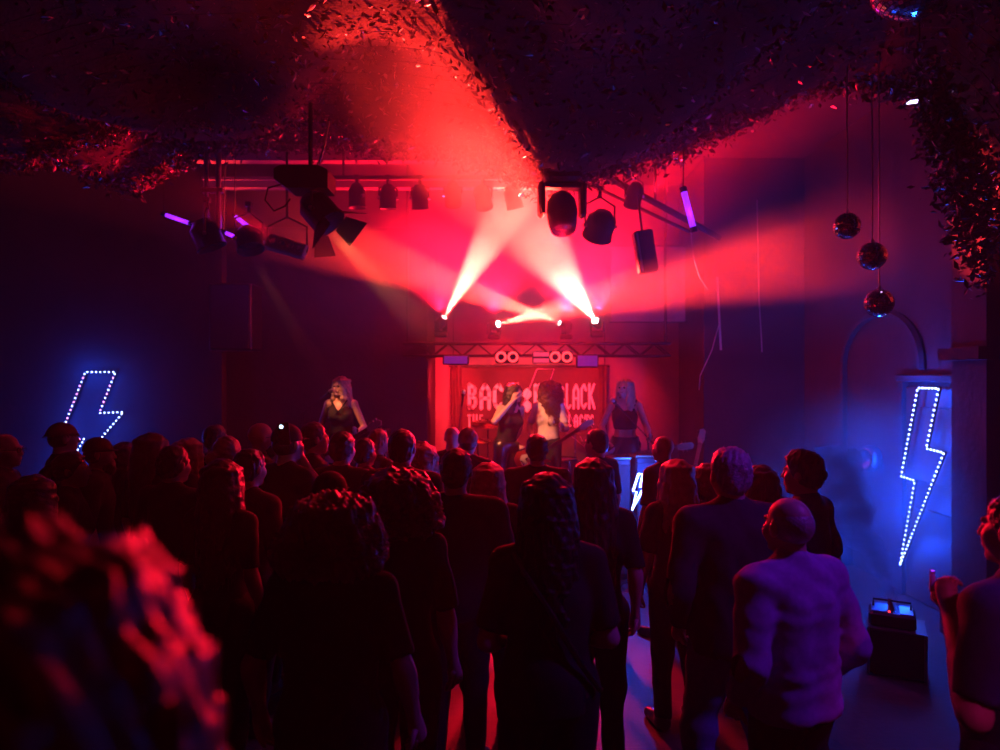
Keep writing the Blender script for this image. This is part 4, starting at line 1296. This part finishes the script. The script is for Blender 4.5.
def guitar(body, head, label, colour, bass=False, tilt=20, facing=(0, -1, .15)):
    body, head = Vector(body), Vector(head)
    t = thing('bass_guitar' if bass else 'electric_guitar', label, 'guitar', body)
    ax = (head - body).normalized()
    f = Vector(facing)
    n = (f - ax * f.dot(ax)).normalized()
    up = n.cross(ax)
    M = Matrix((ax, up, n)).transposed().to_4x4()
    k = 1.15 if bass else 1.0
    out = [(-.22, .0), (-.2, .11), (-.12, .165), (-.02, .13), (.05, .1), (.11, .13), (.17, .16), (.15, .1), (.1, .05), (.09, .0), (.1, -.05), (.15, -.1), (.17, -.15), (.11, -.13), (.05, -.1), (-.02, -.13), (-.12, -.165), (-.2, -.11)]
    m = mat('guitar_' + colour[0], colour[1], .18, coat=.6, var=.1)
    MB().prism([(x * k, y * k) for x, y in out], .04, M).build('body', m, t)
    MB().prism([(x * k * .6 - .02, y * k * .62) for x, y in out], .004, M @ Matrix.Translation((0, 0, .0405))).build('pickguard', mat('pickguard', (.5, .5, .5), .25), t)
    L = (.74 if bass else .62)
    Ms = M
    MB().box((.05 + L / 2, 0, .048), (L, .045, .022), Ms).build('neck', mat('neck_wood', (.1, .05, .03), .4), t)
    x0 = .05 + L
    hd = MB().prism([(x0 - .01, -.024), (x0 + .05, -.042), (x0 + .17, -.035), (x0 + .19, 0), (x0 + .17, .035), (x0 + .05, .042), (x0 - .01, .024)], .018, Ms @ Matrix.Translation((0, 0, .036))).build('headstock', mat('headstock', (.35, .3, .25), .3), t)
    for i in range(2 if bass else 3):
        for sg in (-1, 1):
            MB().cyl(Ms @ Vector((x0 + .06 + .045 * i, sg * .036, .045)), Ms @ Vector((x0 + .06 + .045 * i, sg * .064, .045)), .008, n=6).build('tuning_peg', M_chrome, hd)
    for x in (-.06, .03):
        MB().box((x * k, 0, .049), (.04, .085, .012), Ms).build('pickup', M_chrome, t)
    MB().box((-.13 * k, 0, .05), (.02, .09, .014), Ms).build('bridge', M_chrome, t)
    mb = MB()
    for i in range(4 if bass else 6):
        y = (i - (1.5 if bass else 2.5)) * .0075
        mb.cyl(Ms @ Vector((-.13 * k, y, .062)), Ms @ Vector((x0 + .05, y, .062)), .0012, n=3)
    tag(mb.build('strings', M_steel, t), kind='stuff')
    return t
guitar(P(322, 457, 8.1), P(380, 423, 7.95), 'pale pink guitar held by the blonde singer', ('pale', (.7, .45, .55)))
guitar(P(533, 458, 8.42), P(592, 421, 8.3), 'dark red guitar held by the curly haired player', ('cherry', (.22, .02, .02)))
guitar(P(608, 458, 8.08), P(694, 445, 8.0), 'dark bass held by the player in a crop top', ('dark', (.05, .03, .03)), True)
b_ = P(688, 500, 8.5); b_.z = ST + .25
guitar(b_, b_ + Vector((.2, .22, .62)), 'spare guitar leaning on a stand near the stage return', ('spare', (.25, .05, .04)))
t = thing('guitar_stand', 'small black tripod stand holding the spare guitar', 'stand', (b_.x, 8.55, ST))
for a in (0, 2.1, 4.2):
    MB().cyl((0, .02, .3), (.2 * math.cos(a), .02 + .2 * math.sin(a), .012), .01, n=6).build('leg', M_black, t)
MB().cyl((0, .02, .28), (.02, .04, .6), .01, n=6).build('post', M_black, t)
MB().box((-.03, -.0, .1), (.2, .05, .02)).build('cradle', M_black, t)

# microphones on boom stands
def mic_stand(head, foot, label, elbow=None):
    head, foot = Vector(head), Vector(foot)
    t = thing('microphone_stand', label, 'microphone stand', foot)
    h = head - foot
    el = (Vector(elbow) - foot) if elbow is not None else Vector((0, 0, h.z * .95))
    MB().cyl((0, 0, .04), el, .011, n=8).build('pole', M_black, t)
    d = (h - el).normalized()
    MB().cyl(el - d * .12, h, .008, n=6).build('boom', M_black, t)
    for a in (.4, 2.5, 4.6):
        MB().cyl((0, 0, .12), (.26 * math.cos(a), .26 * math.sin(a), .012), .009, n=6).build('leg', M_black, t)
    M = frame(h, d)
    m = MB().lathe([(0, -.02), (.012, -.02), (.014, .09), (.024, .11), (.024, .125), (0, .125)], M, 12).build('microphone', M_black, t, True)
    MB().lathe([(.022, .125), (.027, .14), (.024, .165), (.012, .178), (0, .18)], M, 12).build('mic_grille', M_steel, m, True)
mic_stand(P(322, 398, 8.12), (P(305, 0, 8.2).x, 8.2, ST), 'boom microphone stand before the blonde singer', P(304, 412, 8.2))
mic_stand(P(462, 404, 8.4), (P(455, 0, 8.5).x, 8.5, ST), 'straight microphone stand at the edge of the banner', P(457, 440, 8.45))
mic_stand(P(621, 409, 7.98), (P(652, 0, 8.1).x, 8.1, ST), 'boom microphone stand before the bass player', P(648, 438, 8.1))

# ------------------------------------------------------------------ banner
YB = 10.38
ban = thing('stage_banner', 'dark stage banner with pale gothic lettering and an outlined bolt', 'banner', (P(528, 0, YB).x, YB, .5))
ox, oy, oz = ban.location
x0, x1, z1 = P(452, 0, YB).x, P(606, 0, YB).x, P(0, 366, YB).z
nx, nz = 110, 20
vsb, fsb = [], []
for j in range(nz + 1):
    for i in range(nx + 1):
        u = i / nx
        e = 1.5 * max(0, 1 - u / .085) + max(0, (u - .94) / .06)
        vsb.append((x0 + (x1 - x0) * u - ox, -.05 * e * (1 + math.sin(u * 150 + j * .05)) - .015 * math.sin(u * 17 + j * .2), .55 + (z1 - .55) * j / nz - oz))
for j in range(nz):
    for i in range(nx):
        a = j * (nx + 1) + i
        fsb.append((a, a + 1, a + nx + 2, a + nx + 1))
cl_o = MB().add(vsb, fsb).build('cloth', mat('banner_cloth', (.055, .013, .016), .8, var=.2, bump=.1), ban, True)
sd = cl_o.modifiers.new('thick', 'SOLIDIFY'); sd.thickness = .006
MB().cyl((x0 - ox - .05, 0, z1 - oz), (x1 - ox + .05, 0, z1 - oz), .02).build('rail', M_black, ban)
for u_ in (x0 + .02, x1 - .02):
    MB().cyl((u_ - ox, 0, z1 - oz), (u_ - ox, 0, ZC - oz - .01), .006, n=5).build('hanging_wire', M_cable, ban)
M_letter = mat('pale_print', (.8, .66, .62), .7, var=.08)
STROKES = {
 'B': [[(.14, 0), (.14, 1)], [(.14, .97), (.46, .84), (.46, .64), (.26, .52)], [(.2, .52), (.5, .38), (.5, .17), (.3, 0), (.1, .1)]],
 'A': [[(.12, 0), (.12, .72), (.32, .98), (.52, .72), (.52, 0)], [(.12, .42), (.52, .42)]],
 'C': [[(.52, .74), (.34, .98), (.12, .8), (.12, .2), (.32, .0), (.52, .2)]],
 'K': [[(.12, 0), (.12, 1)], [(.54, 1), (.22, .55), (.56, 0)]],
 'N': [[(.12, 0), (.12, .96)], [(.12, .8), (.34, .98), (.52, .76), (.52, 0)]],
 'L': [[(.12, 1), (.12, .12), (.3, .0), (.52, .14)]],
 'T': [[(.32, 0), (.32, 1)], [(.1, .94), (.54, .94)]],
 'H': [[(.12, 0), (.12, 1)], [(.52, 0), (.52, 1)], [(.12, .45), (.52, .45)]],
 'E': [[(.5, .06), (.12, .06), (.12, .94), (.5, .94)], [(.12, .5), (.45, .5)]],
 'D': [[(.12, .05), (.12, .95), (.35, .95), (.52, .75), (.52, .25), (.35, .05), (.12, .05)]],
 ':': [[(.32, .62), (.32, .8)], [(.32, .12), (.32, .3)]],
 '/': [[(.42, 1), (.2, .5), (.44, .55), (.22, 0)]],
}
def letter(ch, px0, px1, py0, py1, wt=.15):
    wt = min(wt, .3 * (px1 - px0) / (py1 - py0)) if ch != ':' else wt
    a, b = P(px0, py1, YB), P(px1, py0, YB)
    W, Hh = b.x - a.x, b.z - a.z
    mb = MB()
    for st_ in STROKES[ch]:
        for (u0, v0), (u1, v1) in zip(st_, st_[1:]):
            p0 = Vector((a.x + u0 / .64 * W, a.z + v0 * Hh)); p1 = Vector((a.x + u1 / .64 * W, a.z + v1 * Hh))
            d = (p1 - p0)
            L = d.length; d.normalize()
            nrm = Vector((-d.y, d.x)) * wt * Hh * .5
            e = d * wt * Hh * .5
            q = [p0 - e, p0 + nrm, p1 + nrm, p1 + e, p1 - nrm, p0 - nrm]   # pointed, pen-cut ends
            M = Matrix(((1, 0, 0, -ox), (0, 0, -1, -.034), (0, 1, 0, -oz), (0, 0, 0, 1)))
            mb.prism([(w.x, w.y) for w in q], .004, M)
    mb.build('letter', M_letter, ban)
for ch, a, b in (('B', 467, 478), ('A', 479, 491.5), ('C', 492.5, 504), ('K', 507, 519), ('N', 533, 546), ('B', 557.5, 564.5), ('L', 565.5, 571.5), ('A', 572, 579.5), ('C', 580, 587), ('K', 587.6, 595)):
    letter(ch, a, b, 384, 408.5)
letter(':', 523, 531, 387, 411, .34)
letter(':', 548, 556, 387, 411, .34)
for ch, a, b in (('T', 467, 471.8), ('H', 472.6, 477.8), ('E', 479.4, 483.4), ('A', 563.5, 567.5), ('L', 568.5, 571.2), ('A', 573.6, 578), ('C', 579, 583.2), ('/', 583, 586.5), ('D', 586, 589.5), ('C', 590, 593.6)):
    letter(ch, a, b, 414.5, 426.5, .11)
bo = [P(*q, YB - .04) - Vector((ox, oy, oz)) for q in ((537, 369), (554, 369), (545, 396), (561, 396), (585, 447), (541, 412), (520, 412))]
MB().tube([Vector((q.x, -.036, q.z)) for q in bo + [bo[0]]], .006, 4).build('bolt_outline', mat('outline_print', (.6, .25, .5), .6), ban)

# ------------------------------------------------------------------ drums
def drum(name, label, loc, r, depth, axis_, colour, legs=True):
    t = thing(name, label, 'drum', loc)
    M = frame((0, 0, 0), axis_)
    MB().lathe([(r, -depth / 2), (r * 1.01, 0), (r, depth / 2)], M, 28).build('shell', mat('drum_' + colour[0], colour[1], .2, coat=.5), t, True)
    for sg in (-1, 1):
        MB().lathe([(r * .99, sg * depth / 2 - .012), (r * 1.06, sg * depth / 2 - .012), (r * 1.06, sg * depth / 2 + .014), (r * .99, sg * depth / 2 + .014)], M, 28).build('hoop', M_chrome, t, True)
        MB().lathe([(0, sg * depth / 2), (r, sg * depth / 2), (r, sg * (depth / 2 - .004)), (0, sg * (depth / 2 - .004))], M, 28).build('drum_head', mat('drum_skin', (.6, .58, .55), .5), t)
    for k in range(6):
        a = k * math.pi / 3
        MB().cyl(M @ Vector((r * 1.04 * math.cos(a), r * 1.04 * math.sin(a), -depth / 2)), M @ Vector((r * 1.04 * math.cos(a), r * 1.04 * math.sin(a), depth / 2)), .006, n=5).build('tension_rod', M_chrome, t)
    if legs:
        for a in (.5, 2.6, 4.7):
            MB().cyl((r * .6 * math.cos(a), r * .6 * math.sin(a), -depth / 2), (r * 1.1 * math.cos(a), r * 1.1 * math.sin(a), ST - loc[2] + .005), .01, n=6).build('leg', M_chrome, t)
    return t
DR = ('red', (.3, .03, .03))
dx = P(522, 0, 9.6).x
drum('bass_drum', 'red bass drum standing on edge before the banner', (dx, 9.55, ST + .3), .28, .4, (0, 1, 0), DR, False)
drum('snare_drum', 'chrome hooped snare drum between the two centre musicians', (P(511, 0, 9.05).x, 9.05, P(0, 448, 9.05).z - .07), .18, .15, (0, -.15, 1), DR)
drum('tom_drum', 'red floor tom behind the curly haired guitarist', (dx + .55, 9.5, ST + .4), .2, .34, (0, 0, 1), DR)
def cymbal(loc, r, label, tilt):
    loc = Vector(loc)
    t = thing('cymbal', label, 'cymbal', (loc.x, loc.y, ST))
    h = loc.z - ST
    M = Matrix.Translation((0, 0, h)) @ Matrix.Rotation(tilt, 4, 'X')
    MB().lathe([(0, .03), (r * .1, .028), (r * .18, .012), (r, -.012), (r, -.015), (r * .18, .008), (0, .024)], M, 28).build('plate', mat('brass', (.7, .5, .22), .25, 1.0), t, True)
    MB().cyl((0, 0, .1), (0, 0, h + .05), .011, n=8).build('stand', M_chrome, t)
    for a in (.3, 2.4, 4.5):
        MB().cyl((0, 0, .2), (.25 * math.cos(a), .25 * math.sin(a), .01), .01, n=6).build('leg', M_chrome, t)
cymbal(P(488, 423, 9.5), .24, 'wide brass cymbal beside the corset singer', R(12))
cymbal(P(575, 434, 9.95), .22, 'brass cymbal beyond the neck of the red guitar', R(-8))
cymbal(P(478, 440, 9.2), .18, 'small brass cymbal near the straight microphone stand', R(6))

# ------------------------------------------------------------------ amplifiers and speakers
M_grille = MATS['grille']
p = P(369, 0, 9.0)
t = thing('guitar_amplifier', 'black guitar amplifier stack with white piping behind the ginger man', 'amplifier', (p.x, 9.0, ST))
zt = P(0, 428, 9.0).z - ST
cab = MB().box((0, 0, zt * .36), (.52, .32, zt * .7), bev=.015).build('cabinet', M_black, t)
MB().box((0, -.165, zt * .36), (.46, .012, zt * .62)).build('grille', M_grille, cab)
hd = MB().box((0, 0, zt * .86), (.52, .26, zt * .26), bev=.015).build('amplifier_head', M_black, t)
for zc, hh in ((zt * .36, zt * .68), (zt * .86, zt * .24)):
    q = [(-.245, -.172, zc - hh / 2), (.245, -.172, zc - hh / 2), (.245, -.172, zc + hh / 2), (-.245, -.172, zc + hh / 2)]
    MB().tube(q + [q[0]], .006, 4).build('piping', mat('white_piping', (.75, .75, .75), .5), t)
for k in range(6):
    MB().cyl((-.18 + .07 * k, -.13, zt * .84), (-.18 + .07 * k, -.15, zt * .84), .012, n=8).build('knob', M_steel, hd)
def floor_speaker(px0, px1, py, Y, label, z0=0.0):
    a, b = P(px0, py, Y), P(px1, py, Y)
    w = b.x - a.x
    t = thing('stage_speaker', label, 'speaker', ((a.x + b.x) / 2, Y + .2, z0))
    h = a.z - z0
    MB().box((0, 0, h / 2), (w, .4, h), bev=.015).build('cabinet', M_black, t)
    MB().box((0, -.206, h * .5), (w * .9, .014, h * .9)).build('grille', M_grille, t)
    for sg in (-1, 1):
        MB().box((sg * (w / 2 + .004), 0, h * .7), (.01, .14, .06)).build('carry_handle', M_steel, t)
    MB().box((0, -.19, h + .006), (w, .03, .014)).build('edge_strip', mat('gold_edge', (.4, .3, .15), .35, .8), t)
    return t, h, w
floor_speaker(594, 631, 459, 7.35, 'mesh fronted loudspeaker before the bass player')
t, h, w = floor_speaker(636, 662, 457, 7.25, 'loudspeaker bearing the small neon bolt')
# small neon bolt standing before it
yn = 6.98
q = [P(*a, yn) for a in ((638.5, 474), (643, 474), (640, 487), (644, 487), (632, 510), (636.5, 492), (633, 491))]
o = q[4]
t = thing('neon_bolt_sign', 'small white and blue neon bolt before the loudspeaker', 'light sign', o)
MB().tube([a - o for a in q + [q[0]]], .009, 6).build('tube', mat('neon_blue', (.6, .7, 1), .3, emit=(.35, .55, 1.0), es=14), t, True)
MB().tube([Vector((0, 0, 0)), Vector((.03, 0, -.05)), Vector((.03, 0, -.25)), Vector((0, 0, -.5))], .006, 5).build('lead', M_steel, t)
MB().cyl((.03, .03, -.1), (.03, .03, -o.z + .03), .012, n=8).build('post', M_steel, t)
MB().lathe([(0, .03), (.12, .03), (.14, 0), (0, 0)], Matrix.Translation((.03, .03, -o.z)), 20).build('foot', M_steel, t)
MB().box((.02, .02, -.2), (.16, .012, .012)).build('crossbar', M_steel, t)
for a in (q[1], q[5]):
    lamp('POINT', a + Vector((0, -.07, 0)), None, 42, BLUE, t, radius=.03)

# ------------------------------------------------------------------ smoke machine on its case
cx, cyy = P(908, 0, 4.95).x, 5.1
t = thing('flight_case', 'black flight case under the smoke machine', 'case', (cx, cyy, 0), R(-28))
MB().box((0, 0, .17), (.36, .34, .32), bev=.01).build('body', M_black, t)
for sx in (-1, 1):
    for sy in (-1, 1):
        MB().box((sx * .178, sy * .168, .17), (.02, .02, .33)).build('corner_edge', M_steel, t)
        MB().cyl((sx * .13, sy * .12, 0), (sx * .13, sy * .12, .02), .02, n=8).build('foot', M_cable, t)
MB().box((0, 0, .332), (.37, .35, .012)).build('lid', mat('case_lid', (.09, .09, .1), .3), t)
t = thing('smoke_machine', 'low smoke machine puffing a plume on the flight case', 'smoke machine', (cx - .03, cyy, .339), R(-28))
MB().box((0, 0, .05), (.3, .24, .1), bev=.015).build('housing', M_black, t)
MB().box((-.08, 0, .104), (.11, .2, .012), bev=.004).build('top_plate', M_steel, t)
MB().box((.09, 0, .104), (.09, .2, .012), bev=.004).build('top_plate', M_steel, t)
MB().tube([(-.12, .02, .1), (-.12, .02, .16), (.12, .02, .16), (.12, .02, .1)], .008, 6).build('handle', M_black, t)
MB().cyl((0, .0, .09), (-.02, .03, .17), .022, .014, n=10).build('nozzle', M_steel, t)
MB().lathe([(0, .006), (.008, .005), (.01, 0), (0, 0)], Matrix.Translation((-.02, -.06, .101)), 10).build('power_light', mat('red_pilot', (.8, .05, .05), .3, emit=(1, .03, .05), es=6), t)
# plume of smoke
a, b = P(897, 612, 5.1), P(835, 470, 5.9)
fl = Field(axis(a.x - .9, a.x + .4, .03), axis(4.7, 6.4, .03), axis(a.z - .12, b.z + .5, .03))
for k in range(6):
    u, w = k / 6, (k + 1) / 6
    fl.cap(lerp(tuple(a), tuple(b), u), lerp(tuple(a), tuple(b), w), .02 + .2 * u, .02 + .2 * w, .04)
fl.wrinkle(.025, 14, 3)
V, Q = fl.surface()
pl = mesh_obj('smoke_plume', V, Q, volume_mat('plume', 7.0, .0, (7, .38, .66, .05, 1.6)), None)
tag(pl, 'plume of smoke rising from the smoke machine', 'smoke', kind='stuff')
# round lamp on the bolt wall
p = P(874, 462, 7.15)
t = thing('wall_lamp', 'round steel lamp on the wall near the tall bolt', 'lamp', (XR - .02, p.y + .3, p.z))
M = frame((0, 0, 0), (-1, -.3, 0))
MB().lathe([(0, 0), (.13, .0), (.14, .06), (.11, .13), (.1, .13), (.09, .06), (0, .05)], M, 24).build('bowl', M_steel, t, True)
for k in range(3):
    MB().cyl(M @ Vector((.03 * (k - 1), .04, .04)), M @ Vector((.03 * (k - 1), .04, .09)), .012, n=8).build('bulb', M_chrome, t)
